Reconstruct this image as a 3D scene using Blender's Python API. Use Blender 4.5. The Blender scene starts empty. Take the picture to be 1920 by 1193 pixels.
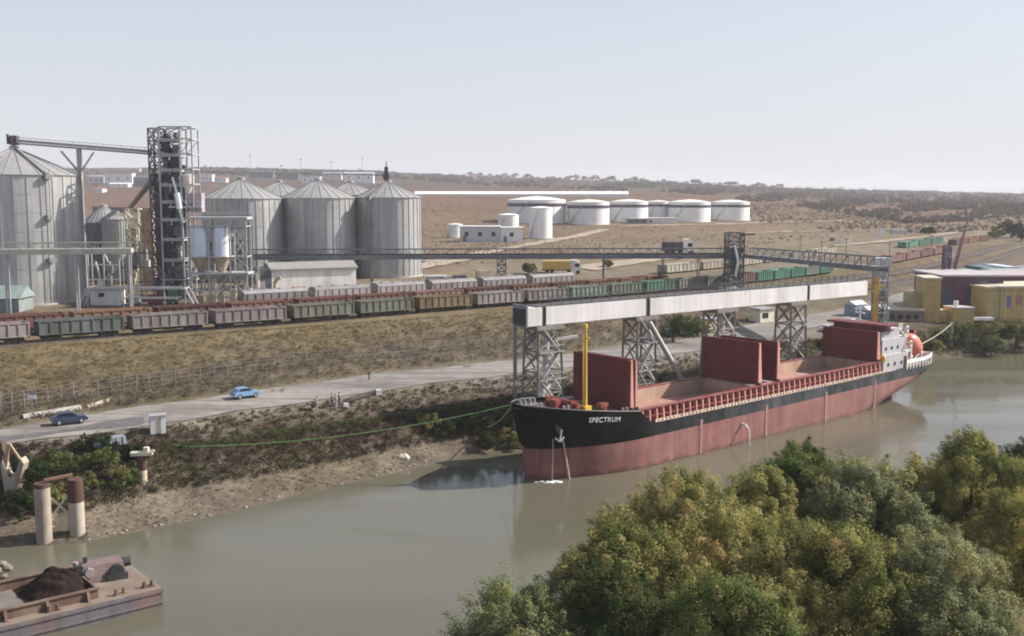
import bpy, math, random
import numpy as np
from mathutils import Vector, Matrix
from mathutils.bvhtree import BVHTree
R = math.radians
rnd = random.Random(7)
SC = bpy.context.scene
COL = SC.collection
# ---------------------------------------------------------------- camera
H = 33.0; F = 2000.0; HOR = 362.0
PITCH = math.atan((596.5 - HOR) / F)
cd = bpy.data.cameras.new('camera'); cam = bpy.data.objects.new('camera', cd); COL.objects.link(cam)
cam.location = (0, 0, H); cam.rotation_euler = (R(90) - PITCH, 0, 0)
cd.sensor_width = 36; cd.lens = 36 * F / 1920; cd.clip_start = 1; cd.clip_end = 30000
SC.camera = cam
CP, SP = math.cos(PITCH), math.sin(PITCH)
def ray(px, py):
    u = (px - 960) / F; v = (596.5 - py) / F
    return Vector((u, CP + v * SP, -SP + v * CP))
def G(px, py, z):            # survey: the point at height z seen at a photo pixel
    d = ray(px, py); return Vector((0, 0, H)) + d * ((z - H) / d.z)
def A(px, py, Y):            # survey: the point at distance Y seen at a photo pixel
    d = ray(px, py); return Vector((0, 0, H)) + d * (Y / d.y)
def mpp(p):                  # metres per photo pixel at a point
    return (p[1] * CP - (p[2] - H) * SP) / F
# ---------------------------------------------------------------- materials
MATS = {}
def _n(nt, t, **kw):
    n = nt.nodes.new(t)
    for k, v in kw.items():
        setattr(n, k, v)
    return n
def M(name, col, rough=.6, metal=0., var=.15, scale=.6, streak=0., dirt=None, bump=0., attr=None, spec=.4, dscale=.25, damt=.5):
    """painted / weathered surface: base colour varied by noise, optional vertical streaks and stains of a second colour"""
    if name in MATS: return MATS[name]
    m = bpy.data.materials.new(name); m.use_nodes = True; nt = m.node_tree; nt.nodes.clear()
    out = _n(nt, 'ShaderNodeOutputMaterial'); bs = _n(nt, 'ShaderNodeBsdfPrincipled')
    nt.links.new(bs.outputs[0], out.inputs[0])
    bs.inputs['Roughness'].default_value = rough; bs.inputs['Metallic'].default_value = metal
    bs.inputs['Specular IOR Level'].default_value = spec
    geo = _n(nt, 'ShaderNodeNewGeometry'); pos = geo.outputs['Position']
    if attr:
        at = _n(nt, 'ShaderNodeAttribute'); at.attribute_name = attr; c = at.outputs['Color']
    else:
        rgb = _n(nt, 'ShaderNodeRGB'); rgb.outputs[0].default_value = (*col, 1); c = rgb.outputs[0]
    def noise(sc, vec=(1, 1, 1), detail=4):
        mp = _n(nt, 'ShaderNodeMapping'); mp.inputs['Scale'].default_value = vec; nt.links.new(pos, mp.inputs[0])
        no = _n(nt, 'ShaderNodeTexNoise'); no.inputs['Scale'].default_value = sc; no.inputs['Detail'].default_value = detail
        nt.links.new(mp.outputs[0], no.inputs['Vector']); return no.outputs['Fac']
    def mul(c, fac, lo, hi, a=.3, b=.7):
        mr = _n(nt, 'ShaderNodeMapRange'); mr.inputs['From Min'].default_value = a; mr.inputs['From Max'].default_value = b
        mr.inputs['To Min'].default_value = lo; mr.inputs['To Max'].default_value = hi; nt.links.new(fac, mr.inputs[0])
        mx = _n(nt, 'ShaderNodeVectorMath', operation='SCALE'); nt.links.new(c, mx.inputs[0]); nt.links.new(mr.outputs[0], mx.inputs['Scale'])
        return mx.outputs[0]
    if var: c = mul(c, noise(scale), 1 - var, 1 + var)
    if streak: c = mul(c, noise(1.3, (1, 1, .06)), 1 - streak, 1 + streak)
    if dirt:
        f = noise(dscale, (1, 1, .35), 6)
        mr = _n(nt, 'ShaderNodeMapRange'); mr.inputs['From Min'].default_value = .48; mr.inputs['From Max'].default_value = .68
        mr.inputs['To Max'].default_value = damt; nt.links.new(f, mr.inputs[0])
        mx = _n(nt, 'ShaderNodeMix', data_type='RGBA'); nt.links.new(mr.outputs[0], mx.inputs['Factor'])
        nt.links.new(c, mx.inputs['A']); mx.inputs['B'].default_value = (*dirt, 1); c = mx.outputs['Result']
    nt.links.new(c, bs.inputs['Base Color'])
    if bump:
        bp = _n(nt, 'ShaderNodeBump'); bp.inputs['Strength'].default_value = bump; bp.inputs['Distance'].default_value = .15
        nt.links.new(noise(scale * 4), bp.inputs['Height']); nt.links.new(bp.outputs[0], bs.inputs['Normal'])
    MATS[name] = m; return m
def seams(m, plane, bw, bh, dark=.78, alt=.93, size=.012):
    """welded plate / cladding seams on a material, in the object's own space"""
    nt = m.node_tree; bs = next(n for n in nt.nodes if n.type == 'BSDF_PRINCIPLED'); src = bs.inputs['Base Color'].links[0].from_socket
    tc = _n(nt, 'ShaderNodeTexCoord'); sp = _n(nt, 'ShaderNodeSeparateXYZ'); cb = _n(nt, 'ShaderNodeCombineXYZ'); nt.links.new(tc.outputs['Object'], sp.inputs[0])
    nt.links.new(sp.outputs[plane[0]], cb.inputs[0]); nt.links.new(sp.outputs[plane[1]], cb.inputs[1])
    br = _n(nt, 'ShaderNodeTexBrick'); br.inputs['Scale'].default_value = 1; br.inputs['Brick Width'].default_value = bw; br.inputs['Row Height'].default_value = bh; br.inputs['Mortar Size'].default_value = size * bh; br.inputs['Mortar Smooth'].default_value = .3
    br.inputs['Color1'].default_value = (1, 1, 1, 1); br.inputs['Color2'].default_value = (alt, alt, alt, 1); br.inputs['Mortar'].default_value = (dark, dark * .97, dark * .95, 1); nt.links.new(cb.outputs[0], br.inputs['Vector'])
    mx = _n(nt, 'ShaderNodeMix', data_type='RGBA', blend_type='MULTIPLY'); mx.inputs['Factor'].default_value = 1; nt.links.new(src, mx.inputs['A']); nt.links.new(br.outputs['Color'], mx.inputs['B']); nt.links.new(mx.outputs['Result'], bs.inputs['Base Color'])
# ---------------------------------------------------------------- mesh builder
class MB:
    def __init__(s): s.v = []; s.f = []
    def add(s, vs, fs):
        o = len(s.v); s.v += [tuple(p) for p in vs]; s.f += [tuple(i + o for i in f) for f in fs]; return s
    def box(s, x, y, z, sx, sy, sz, rz=0., top=None):   # centre xy, bottom z; top=(fx,fy) taper
        tx, ty = top or (1, 1); c, n = math.cos(rz), math.sin(rz); vs = []
        for (zz, ax, ay) in ((z, 1, 1), (z + sz, tx, ty)):
            for (i, j) in ((-1, -1), (1, -1), (1, 1), (-1, 1)):
                a, b = i * sx / 2 * ax, j * sy / 2 * ay
                vs.append((x + a * c - b * n, y + a * n + b * c, zz))
        return s.add(vs, [(3, 2, 1, 0), (4, 5, 6, 7), (0, 1, 5, 4), (1, 2, 6, 5), (2, 3, 7, 6), (3, 0, 4, 7)])
    def beam(s, p, q, w, h=None):
        p, q = Vector(p), Vector(q); h = h or w; d = (q - p)
        if d.length < 1e-6: return s
        d.normalize(); u = d.cross(Vector((0, 0, 1)))
        if u.length < 1e-3: u = Vector((1, 0, 0))
        u.normalize(); t = u.cross(d).normalized(); vs = []
        for e in (p, q):
            for (i, j) in ((-1, -1), (1, -1), (1, 1), (-1, 1)): vs.append(e + u * (i * w / 2) + t * (j * h / 2))
        return s.add(vs, [(3, 2, 1, 0), (4, 5, 6, 7), (0, 1, 5, 4), (1, 2, 6, 5), (2, 3, 7, 6), (3, 0, 4, 7)])
    def tube(s, p, q, r, n=8, r2=None):
        p, q = Vector(p), Vector(q); r2 = r if r2 is None else r2; d = (q - p).normalized(); u = d.cross(Vector((0, 0, 1)))
        if u.length < 1e-3: u = Vector((1, 0, 0))
        u.normalize(); t = d.cross(u); vs = []
        for e, rr in ((p, r), (q, r2)):
            for k in range(n):
                a = 2 * math.pi * k / n; vs.append(e + u * (rr * math.cos(a)) + t * (rr * math.sin(a)))
        fs = [(k, (k + 1) % n, n + (k + 1) % n, n + k) for k in range(n)] + [tuple(range(n - 1, -1, -1)), tuple(range(n, 2 * n))]
        return s.add(vs, fs)
    def path(s, pts, r, n=6):
        for a, b in zip(pts, pts[1:]): s.tube(a, b, r, n)
        return s
    def lathe(s, prof, n=32, c=(0, 0, 0), cap=True):
        vs = []; fs = []; m = len(prof)
        for (r, z) in prof:
            for k in range(n):
                a = 2 * math.pi * k / n; vs.append((c[0] + r * math.cos(a), c[1] + r * math.sin(a), c[2] + z))
        for j in range(m - 1):
            for k in range(n):
                k2 = (k + 1) % n; fs.append((j * n + k, j * n + k2, (j + 1) * n + k2, (j + 1) * n + k))
        if cap: fs += [tuple(range(n - 1, -1, -1)), tuple(range((m - 1) * n, m * n))]
        return s.add(vs, fs)
    def prism(s, pts, axis, a, b):    # 2D outline extruded along axis ('x','y','z') from a to b
        def P(u, v, w): return {'x': (w, u, v), 'y': (u, w, v), 'z': (u, v, w)}[axis]
        n = len(pts); vs = [P(u, v, a) for u, v in pts] + [P(u, v, b) for u, v in pts]
        return s.add(vs, [(k, (k + 1) % n, n + (k + 1) % n, n + k) for k in range(n)] + [tuple(range(n - 1, -1, -1)), tuple(range(n, 2 * n))])
    def ball(s, c, r, n=10, m=6, sq=(1, 1, 1)):
        return s.add([(c[0] + r * sq[0] * math.sin(math.pi * (j + .02) / (m + .04)) * math.cos(2 * math.pi * k / n),
                       c[1] + r * sq[1] * math.sin(math.pi * (j + .02) / (m + .04)) * math.sin(2 * math.pi * k / n),
                       c[2] + r * sq[2] * math.cos(math.pi * (j + .02) / (m + .04))) for j in range(m + 1) for k in range(n)],
                     [(j * n + k, (j + 1) * n + k, (j + 1) * n + (k + 1) % n, j * n + (k + 1) % n) for j in range(m) for k in range(n)])
    def lattice(s, x, y, z0, z1, sx, sy, n, w, bw=None, tx=1., ty=1., horiz=True):
        bw = bw or w * .6; L = []
        for i in range(n + 1):
            f = i / n; ax, ay = sx / 2 * (1 + (tx - 1) * f), sy / 2 * (1 + (ty - 1) * f); z = z0 + (z1 - z0) * f
            L.append([(x - ax, y - ay, z), (x + ax, y - ay, z), (x + ax, y + ay, z), (x - ax, y + ay, z)])
        for i in range(n):
            for k in range(4):
                k2 = (k + 1) % 4; s.beam(L[i][k], L[i + 1][k], w)
                s.beam(L[i][k], L[i + 1][k2], bw); s.beam(L[i][k2], L[i + 1][k], bw)
                if horiz: s.beam(L[i + 1][k], L[i + 1][k2], bw * 1.2)
        return s
    def build(s, name, mat, parent=None, smooth=False):
        me = bpy.data.meshes.new(name); me.from_pydata(s.v, [], s.f); me.update()
        if mat: me.materials.append(mat)
        if smooth:
            me.polygons.foreach_set('use_smooth', [True] * len(me.polygons)); me.set_sharp_from_angle(angle=R(40))
        o = bpy.data.objects.new(name, me); COL.objects.link(o)
        if parent: o.parent = parent
        return o
def tag(o, label=None, cat=None, group=None, kind=None):
    if label: o['label'] = label
    if cat: o['category'] = cat
    if group: o['group'] = group
    if kind: o['kind'] = kind
    return o
def thing(name, label, cat, loc=(0, 0, 0), rz=0., group=None):
    o = bpy.data.objects.new(name, None); COL.objects.link(o); o.location = loc; o.rotation_euler = (0, 0, rz); o.empty_display_size = .5
    return tag(o, label, cat, group)
def struct(o): o['kind'] = 'structure'; return o
def stuff(o, label, cat): return tag(o, label, cat, None, 'stuff')
KIDS = {}
def dup(root, loc=None, rz=None, label=None, group=None, scale=None, swap=None):
    def cp(o, par):
        c = o.copy(); COL.objects.link(c)
        if par is not None: c.parent = par
        for ch in list(o.children): cp(ch, c)
        return c
    c = cp(root, None)
    if loc is not None: c.location = loc
    if rz is not None: c.rotation_euler = (0, 0, rz)
    if scale is not None: c.scale = scale
    if label: c['label'] = label
    if group: c['group'] = group
    return c
# ---------------------------------------------------------------- numpy meshes (foliage, terrain)
def np_mesh(name, V, Q, mat, C=None, N=None, parent=None, smooth=False):
    me = bpy.data.meshes.new(name); nv, nf = len(V), len(Q); k = Q.shape[1]
    me.vertices.add(nv); me.vertices.foreach_set('co', V.astype(np.float32).ravel())
    me.loops.add(nf * k); me.loops.foreach_set('vertex_index', Q.astype(np.int32).ravel())
    me.polygons.add(nf); me.polygons.foreach_set('loop_start', np.arange(0, nf * k, k, dtype=np.int32))
    me.update(calc_edges=True)
    if C is not None:
        a = me.color_attributes.new('Col', 'FLOAT_COLOR', 'POINT')
        a.data.foreach_set('color', np.hstack([C, np.ones((nv, 1))]).astype(np.float32).ravel())
    if smooth or N is not None: me.polygons.foreach_set('use_smooth', np.ones(nf, dtype=bool))
    if mat: me.materials.append(mat)
    if N is not None: me.normals_split_custom_set_from_vertices(N.astype(np.float32))
    o = bpy.data.objects.new(name, me); COL.objects.link(o)
    if parent: o.parent = parent
    return o
def unit(a): return a / np.maximum(np.linalg.norm(a, axis=1, keepdims=True), 1e-6)
def leaves(rg, C, rad, n, size, ccol, core=None, squash=.8, aspect=.55, nb=.6, jit=.16):
    """n leaf quads round every clump centre C (k,3) of radius rad (k); ccol (k,3) albedo per clump"""
    k = len(C); idx = np.repeat(np.arange(k), n)
    d = unit(rg.normal(size=(k * n, 3))); rr = rg.random((k * n, 1)) ** .45
    off = d * rr * rad[idx][:, None] * np.array([1, 1, squash]); P = C[idx] + off
    base = unit(off + 1e-4) if core is None else unit(unit(off + 1e-4) + .8 * unit(P - core[idx]))
    nrm = unit(base * nb + unit(rg.normal(size=(k * n, 3))) * (1 - nb) + np.array([0, 0, .12]))
    t = unit(np.cross(unit(rg.normal(size=(k * n, 3))), nrm)); b = np.cross(nrm, t)
    s = size * (.5 + 1.1 * rg.random((k * n, 1)) ** 1.5)
    V = np.stack([P - t * s * .5, P - b * s * aspect * .5, P + t * s * .5, P + b * s * aspect * .5], 1).reshape(-1, 3)
    Q = np.arange(k * n * 4).reshape(-1, 4)
    col = ccol[idx] * (1 + jit * rg.normal(size=(k * n, 1))) * (1 + .06 * rg.normal(size=(k * n, 3)))
    return V, Q, np.repeat(np.clip(col, .004, .9), 4, 0), np.repeat(nrm, 4, 0)
def leaf_mat(name='leaf', trans=.3):
    if name in MATS: return MATS[name]
    m = bpy.data.materials.new(name); m.use_nodes = True; nt = m.node_tree; nt.nodes.clear()
    out = _n(nt, 'ShaderNodeOutputMaterial'); at = _n(nt, 'ShaderNodeAttribute'); at.attribute_name = 'Col'
    d = _n(nt, 'ShaderNodeBsdfDiffuse'); t = _n(nt, 'ShaderNodeBsdfTranslucent'); mx = _n(nt, 'ShaderNodeMixShader'); mx.inputs[0].default_value = trans
    nt.links.new(at.outputs['Color'], d.inputs[0]); nt.links.new(at.outputs['Color'], t.inputs[0])
    nt.links.new(d.outputs[0], mx.inputs[1]); nt.links.new(t.outputs[0], mx.inputs[2]); nt.links.new(mx.outputs[0], out.inputs[0])
    MATS[name] = m; return m
def pick(rg, pal, n, P=None, sc=.35):
    """clump colours from a palette [(rgb, weight)], drifting slowly over space so neighbours agree"""
    cols = np.array([c for c, w in pal]); w = np.array([w for c, w in pal], float); w /= w.sum(); cw = np.cumsum(w)
    u = rg.random(n)
    if P is not None:
        ph = rg.random(6) * 6.3
        f = (np.sin(P[:, 0] * sc + ph[0]) + np.sin(P[:, 1] * sc * 1.3 + ph[1]) + np.sin(P[:, 2] * sc * 1.7 + ph[2]) + np.sin((P[:, 0] + P[:, 1]) * sc * 2.3 + ph[3])) / 4
        u = np.clip(.5 + .55 * f + .22 * rg.normal(size=n), 0, .999)
    return cols[np.minimum(np.searchsorted(cw, u), len(cols) - 1)]
# ================================================================= terrain
def xi(px, pts):
    if px <= pts[0][0]: a, b = pts[0], pts[1]
    elif px >= pts[-1][0]: a, b = pts[-2], pts[-1]
    else:
        i = next(k for k in range(len(pts) - 1) if pts[k][0] <= px <= pts[k + 1][0]); a, b = pts[i], pts[i + 1]
    return a[1] + (b[1] - a[1]) * (px - a[0]) / (b[0] - a[0])
WL = [(-900, 1160), (0, 1030), (160, 1017), (400, 968), (600, 918), (740, 888), (820, 868), (870, 852), (985, 840), (1200, 788), (1400, 745), (1600, 705), (1760, 673), (1920, 660), (2600, 628)]
ROWS = [  # survey lines along the bank, near to far: (photo polyline, ('z', height) or ('Y', distance), albedo, subdivisions, roughness in m)
    ([(x, y + 60) for x, y in WL], ('z', -2.2), (0.115, 0.094, 0.065), 4, 0),
    (WL, ('z', 0.), (.125, .104, .08), 8, .05),
    ([(-900, 1080), (0, 968), (160, 965), (300, 928), (450, 905), (600, 876), (760, 845), (830, 832), (985, 815), (1200, 770), (1400, 735), (1600, 690), (1760, 655), (1920, 640), (2600, 602)], ('z', 1.2), (.15, .122, .092), 14, .15),
    ([(-900, 990), (0, 872), (300, 842), (500, 815), (700, 787), (980, 745), (1200, 712), (1400, 680), (1600, 650), (1760, 622), (1920, 602), (2600, 565)], ('z', 4.5), (.07, .052, .037), 8, .12),
    ([(-900, 940), (0, 835), (250, 806), (430, 775), (600, 752), (800, 722), (985, 700), (1300, 660), (1440, 635), (1600, 600), (1700, 570), (1760, 553), (1920, 520), (2600, 455)], ('z', 6.), (0.194, 0.169, 0.144), 5, .02),
    ([(-900, 905), (0, 806), (200, 770), (430, 738), (700, 700), (985, 672), (1300, 632), (1440, 600), (1600, 575), (1700, 545), (1760, 528), (1920, 495), (2600, 440)], ('z', 6.2), (0.144, 0.119, 0.086), 6, .1),
    ([(-900, 860), (0, 765), (200, 735), (520, 692), (700, 668), (985, 640), (1300, 600), (1440, 572), (1600, 550), (1700, 525), (1760, 510), (1920, 478), (2600, 430)], ('z', 7.2), (0.115, 0.090, 0.065), 14, .2),
    ([(-900, 720), (0, 662), (400, 622), (800, 595), (985, 583), (1300, 552), (1440, 535), (1600, 513), (1700, 494), (1760, 483), (1920, 455), (2600, 415)], ('z', 10.4), (0.144, 0.112, 0.065), 12, .06),
    ([(-900, 640), (0, 575), (440, 556), (700, 535), (1000, 518), (1240, 505), (1400, 495), (1560, 480), (1700, 462), (1920, 432), (2600, 405)], ('z', 11.), (0.173, 0.144, 0.112), 5, .05),
    ([(-900, 600), (0, 545), (400, 538), (800, 520), (1000, 503), (1300, 486), (1600, 464), (1800, 445), (1920, 425), (2600, 398)], ('z', 12.), (0.180, 0.144, 0.104), 16, .1),
    ([(-900, 480), (0, 440), (600, 430), (1000, 424), (1400, 415), (1600, 412), (1920, 402), (2600, 388)], ('z', 13.5), (.158, .110, .072), 10, .25),
    ([(-900, 395), (0, 385), (400, 375), (800, 367), (1200, 372), (1500, 385), (1920, 388), (2600, 380)], ('Y', 1050), (.145, .088, .062), 8, .6),
    ([(-900, 345), (0, 342), (400, 340), (800, 346), (1200, 356), (1500, 368), (1920, 376), (2600, 372)], ('Y', 1600), (.088, .064, .055), 8, 1.),
    ([(-900, 315), (0, 316), (400, 314), (700, 321), (900, 330), (1200, 341), (1500, 353), (1920, 363), (2600, 366)], ('Y', 2600), (.062, .05, .047), 4, 1.5),
    ([(-900, 321), (400, 320), (700, 327), (1200, 347), (1920, 367), (2600, 369)], ('Y', 4200), (0.079, 0.065, 0.054), 2, 0),
    ([(-900, 369), (2600, 369)], ('Y', 9200), (0.079, 0.065, 0.054), 1, 0),
]
def loft(rows, cols, rg):
    grid = []; colr = []
    ctrl = []
    for pts, (kind, val), c, n, amp in rows:
        ctrl.append((np.array([(G if kind == 'z' else A)(px, xi(px, pts), val)[:] for px in cols]), np.array(c), n, amp))
    ph = rg.random(20) * 6.3
    for i in range(len(ctrl) - 1):
        a, ca, n, am = ctrl[i]; b, cb, _, bm = ctrl[i + 1]
        for k in range(n):
            f = k / n; p = a * (1 - f) + b * f; amp = am * (1 - f) + bm * f
            X, Y = p[:, 0], p[:, 1]; L = max(2.5, amp * 14)
            nz = (np.sin(X / L + ph[0]) * np.sin(Y / L * 1.1 + ph[1]) + .6 * np.sin(X / L * 2.3 + Y / L + ph[2]) + .4 * np.sin(X / L * 4.1 - Y / L * 3.7 + ph[3]) + .5 * rg.normal(size=len(X))) / 1.6
            p = p.copy(); p[:, 2] += amp * nz
            grid.append(p); colr.append(np.repeat((ca * (1 - f) + cb * f)[None], len(cols), 0))
    grid.append(ctrl[-1][0]); colr.append(np.repeat(ctrl[-1][1][None], len(cols), 0))
    m, n = len(grid), len(cols); V = np.concatenate(grid); C = np.concatenate(colr)
    i, j = np.meshgrid(np.arange(m - 1), np.arange(n - 1), indexing='ij'); q = (i * n + j).ravel()
    return V, np.stack([q, q + 1, q + n + 1, q + n], 1), C
def ground_mat():
    m = M('earth', (.2, .2, .2), rough=.95, var=.28, scale=.22, attr='Col', spec=.1)
    nt = m.node_tree; bs = next(n for n in nt.nodes if n.type == 'BSDF_PRINCIPLED'); src = bs.inputs['Base Color'].links[0].from_socket
    geo = next(n for n in nt.nodes if n.type == 'NEW_GEOMETRY')
    def nz(s, d=5):
        t = _n(nt, 'ShaderNodeTexNoise'); t.inputs['Scale'].default_value = s; t.inputs['Detail'].default_value = d; nt.links.new(geo.outputs['Position'], t.inputs['Vector']); return t.outputs['Fac']
    def rng(f, a, b, lo, hi):
        r = _n(nt, 'ShaderNodeMapRange'); r.inputs['From Min'].default_value = a; r.inputs['From Max'].default_value = b; r.inputs['To Min'].default_value = lo; r.inputs['To Max'].default_value = hi; nt.links.new(f, r.inputs[0]); return r.outputs[0]
    mx = _n(nt, 'ShaderNodeVectorMath', operation='SCALE'); nt.links.new(src, mx.inputs[0]); nt.links.new(rng(nz(1.6), .3, .7, .72, 1.28), mx.inputs['Scale'])
    tint = _n(nt, 'ShaderNodeMix', data_type='RGBA', blend_type='MULTIPLY'); nt.links.new(rng(nz(.045, 6), .45, .65, 0., .75), tint.inputs['Factor'])
    nt.links.new(mx.outputs[0], tint.inputs['A']); tint.inputs['B'].default_value = (.84, .82, .62, 1)
    t2 = _n(nt, 'ShaderNodeMix', data_type='RGBA', blend_type='MULTIPLY'); nt.links.new(rng(nz(.012, 6), .48, .66, 0., .7), t2.inputs['Factor'])
    nt.links.new(tint.outputs['Result'], t2.inputs['A']); t2.inputs['B'].default_value = (.72, .62, .68, 1)
    nt.links.new(t2.outputs['Result'], bs.inputs['Base Color'])
    bp = _n(nt, 'ShaderNodeBump'); bp.inputs['Strength'].default_value = .5; bp.inputs['Distance'].default_value = .25; nt.links.new(nz(2.2), bp.inputs['Height']); nt.links.new(bp.outputs[0], bs.inputs['Normal'])
    return m
RG = np.random.default_rng(3)
COLS = list(range(-900, -100, 40)) + list(range(-100, 2030, 10)) + list(range(2030, 2640, 40))
TV, TQ, TC = loft(ROWS, COLS, RG)
land = struct(np_mesh('terrain', TV, TQ, ground_mat(), TC, smooth=True))
BVH = BVHTree.FromPolygons([Vector(v) for v in TV.tolist()], TQ.tolist())
def hit(px, py):
    p, n, i, d = BVH.ray_cast(Vector((0, 0, H)), ray(px, py).normalized())
    return p if p is not None else A(px, py, 1500)
def gz(x, y, default=0.):
    p, n, i, d = BVH.ray_cast(Vector((x, y, 400)), Vector((0, 0, -1)))
    return p.z if p is not None else default
def on(x, y, dz=0.): return Vector((x, y, gz(x, y) + dz))
# near bank (under the camera side trees)
nb = []; nbq = []
p0 = Vector((-12, 66)); dr = Vector((.78, .62)); nr = Vector((-.62, .78)); ns = 60
prof = [(6, -2.), (0, -.05), (-2.5, .8), (-7, 2.2), (-14, 2.8), (-40, 3.2), (-160, 3.5)]
for (o, z) in prof:
    for k in range(ns):
        t = -160 + 6.6 * k; w = math.sin(t * .21) * 1. + math.sin(t * .53) * .6
        q = p0 + dr * t + nr * (o + (w if o > -20 else 0)); nb.append((q.x, q.y, z + (rnd.uniform(-.15, .15) if z > 0 else 0)))
for i in range(len(prof) - 1):
    for k in range(ns - 1): a = i * ns + k; nbq.append((a, a + 1, a + ns + 1, a + ns))
struct(np_mesh('near_bank', np.array(nb), np.array(nbq), MATS['earth'], np.repeat(np.array([[.15, .13, .08]]), len(nb), 0), smooth=True))
# water
wm = bpy.data.materials.new('river water'); wm.use_nodes = True; nt = wm.node_tree; bs = nt.nodes['Principled BSDF']
bs.inputs['Roughness'].default_value = .12; bs.inputs['IOR'].default_value = 1.33; bs.inputs['Specular IOR Level'].default_value = .5
g = _n(nt, 'ShaderNodeNewGeometry'); mp = _n(nt, 'ShaderNodeMapping'); mp.inputs['Rotation'].default_value = (0, 0, R(-41)); mp.inputs['Scale'].default_value = (.5, 1.2, 1); nt.links.new(g.outputs['Position'], mp.inputs[0])
n1 = _n(nt, 'ShaderNodeTexNoise'); n1.inputs['Scale'].default_value = 1.1; n1.inputs['Detail'].default_value = 5; nt.links.new(mp.outputs[0], n1.inputs['Vector'])
bp = _n(nt, 'ShaderNodeBump'); bp.inputs['Strength'].default_value = .22; bp.inputs['Distance'].default_value = .1; nt.links.new(n1.outputs['Fac'], bp.inputs['Height']); nt.links.new(bp.outputs[0], bs.inputs['Normal'])
n2 = _n(nt, 'ShaderNodeTexNoise'); n2.inputs['Scale'].default_value = .05; n2.inputs['Detail'].default_value = 4; nt.links.new(mp.outputs[0], n2.inputs['Vector'])
mx = _n(nt, 'ShaderNodeMix', data_type='RGBA'); nt.links.new(n2.outputs['Fac'], mx.inputs['Factor']); mx.inputs['A'].default_value = (.09, .084, .058, 1); mx.inputs['B'].default_value = (.134, .125, .09, 1)
nt.links.new(mx.outputs['Result'], bs.inputs['Base Color'])
mp3 = _n(nt, 'ShaderNodeMapping'); mp3.inputs['Rotation'].default_value = (0, 0, R(-41)); mp3.inputs['Scale'].default_value = (.25, 1.6, 1); nt.links.new(g.outputs['Position'], mp3.inputs[0])
n3 = _n(nt, 'ShaderNodeTexNoise'); n3.inputs['Scale'].default_value = .07; n3.inputs['Detail'].default_value = 5; nt.links.new(mp3.outputs[0], n3.inputs['Vector']); r3 = _n(nt, 'ShaderNodeMapRange'); r3.inputs['From Min'].default_value = .38; r3.inputs['From Max'].default_value = .62; r3.inputs['To Min'].default_value = .07; r3.inputs['To Max'].default_value = .21; nt.links.new(n3.outputs['Fac'], r3.inputs[0]); nt.links.new(r3.outputs[0], bs.inputs['Roughness'])
r4 = _n(nt, 'ShaderNodeMapRange'); r4.inputs['From Min'].default_value = .38; r4.inputs['From Max'].default_value = .62; r4.inputs['To Min'].default_value = .07; r4.inputs['To Max'].default_value = .3; nt.links.new(n3.outputs['Fac'], r4.inputs[0]); nt.links.new(r4.outputs[0], bp.inputs['Strength'])
struct(MB().add([(-400, -100, 0), (900, -100, 0), (900, 700, 0), (-400, 700, 0)], [(0, 1, 2, 3)]).build('river_water', wm))
# ---------------------------------------------------------------- draped strips: road, dirt tracks
def strip(name, left, right, mat, dz=.05, n=160):
    V = []
    for k in range(n + 1):
        f = k / n
        for pl in (left, right):
            q = pl(f); V.append((q[0], q[1], q[2] + dz))
    Q = [(2 * k, 2 * k + 1, 2 * k + 3, 2 * k + 2) for k in range(n)]
    return struct(np_mesh(name, np.array(V), np.array(Q), mat, smooth=True))
roadm = M('worn road', (.235, .215, .20), rough=.92, var=.14, scale=.5, streak=0, dirt=(.15, .13, .115), dscale=.12, damt=.7, spec=.15)
nt = roadm.node_tree; bs = next(n for n in nt.nodes if n.type == 'BSDF_PRINCIPLED'); src = bs.inputs['Base Color'].links[0].from_socket; g_ = _n(nt, 'ShaderNodeNewGeometry'); mp = _n(nt, 'ShaderNodeMapping'); mp.inputs['Rotation'].default_value = (0, 0, R(-36)); mp.inputs['Scale'].default_value = (.04, 1., 1); nt.links.new(g_.outputs['Position'], mp.inputs[0])
no = _n(nt, 'ShaderNodeTexNoise'); no.inputs['Scale'].default_value = .9; no.inputs['Detail'].default_value = 5; nt.links.new(mp.outputs[0], no.inputs['Vector']); mr = _n(nt, 'ShaderNodeMapRange'); mr.inputs['From Min'].default_value = .35; mr.inputs['From Max'].default_value = .65; mr.inputs['To Min'].default_value = .7; mr.inputs['To Max'].default_value = 1.2; nt.links.new(no.outputs['Fac'], mr.inputs[0]); sc_ = _n(nt, 'ShaderNodeVectorMath', operation='SCALE'); nt.links.new(src, sc_.inputs[0]); nt.links.new(mr.outputs[0], sc_.inputs['Scale']); nt.links.new(sc_.outputs[0], bs.inputs['Base Color'])
R4A, R4B = ROWS[4][0], ROWS[5][0]
def edge(pts, z, o): return lambda f: G(-500 + 2600 * f, xi(-500 + 2600 * f, pts) + o, z)
def rd(f, t):
    px = -500 + 2600 * f; a = G(px, xi(px, R4A), 6.); b = G(px, xi(px, R4B), 6.2); w = a.lerp(b, t)
    return Vector((w.x, w.y, w.z + .02))
strip('road', lambda f: rd(f, .02 + .03 * math.sin(f * 90)), lambda f: rd(f, .93 + .03 * math.sin(f * 71)), roadm, .06, 220)
asph = M('old asphalt', (.12, .11, .115), rough=.9, var=.2, scale=.8, spec=.2)
def rd2(f, t):
    px = -60 + 330 * f; a = G(px, xi(px, R4A), 6.); b = G(px, xi(px, R4B), 6.2); w = a.lerp(b, t); return Vector((w.x, w.y, w.z + .02))
strip('asphalt_patch', lambda f: rd2(f, .12 + .1 * math.sin(3.1 * f)), lambda f: rd2(f, .42 + .06 * math.sin(9 * f)), asph, .1, 40)
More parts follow.
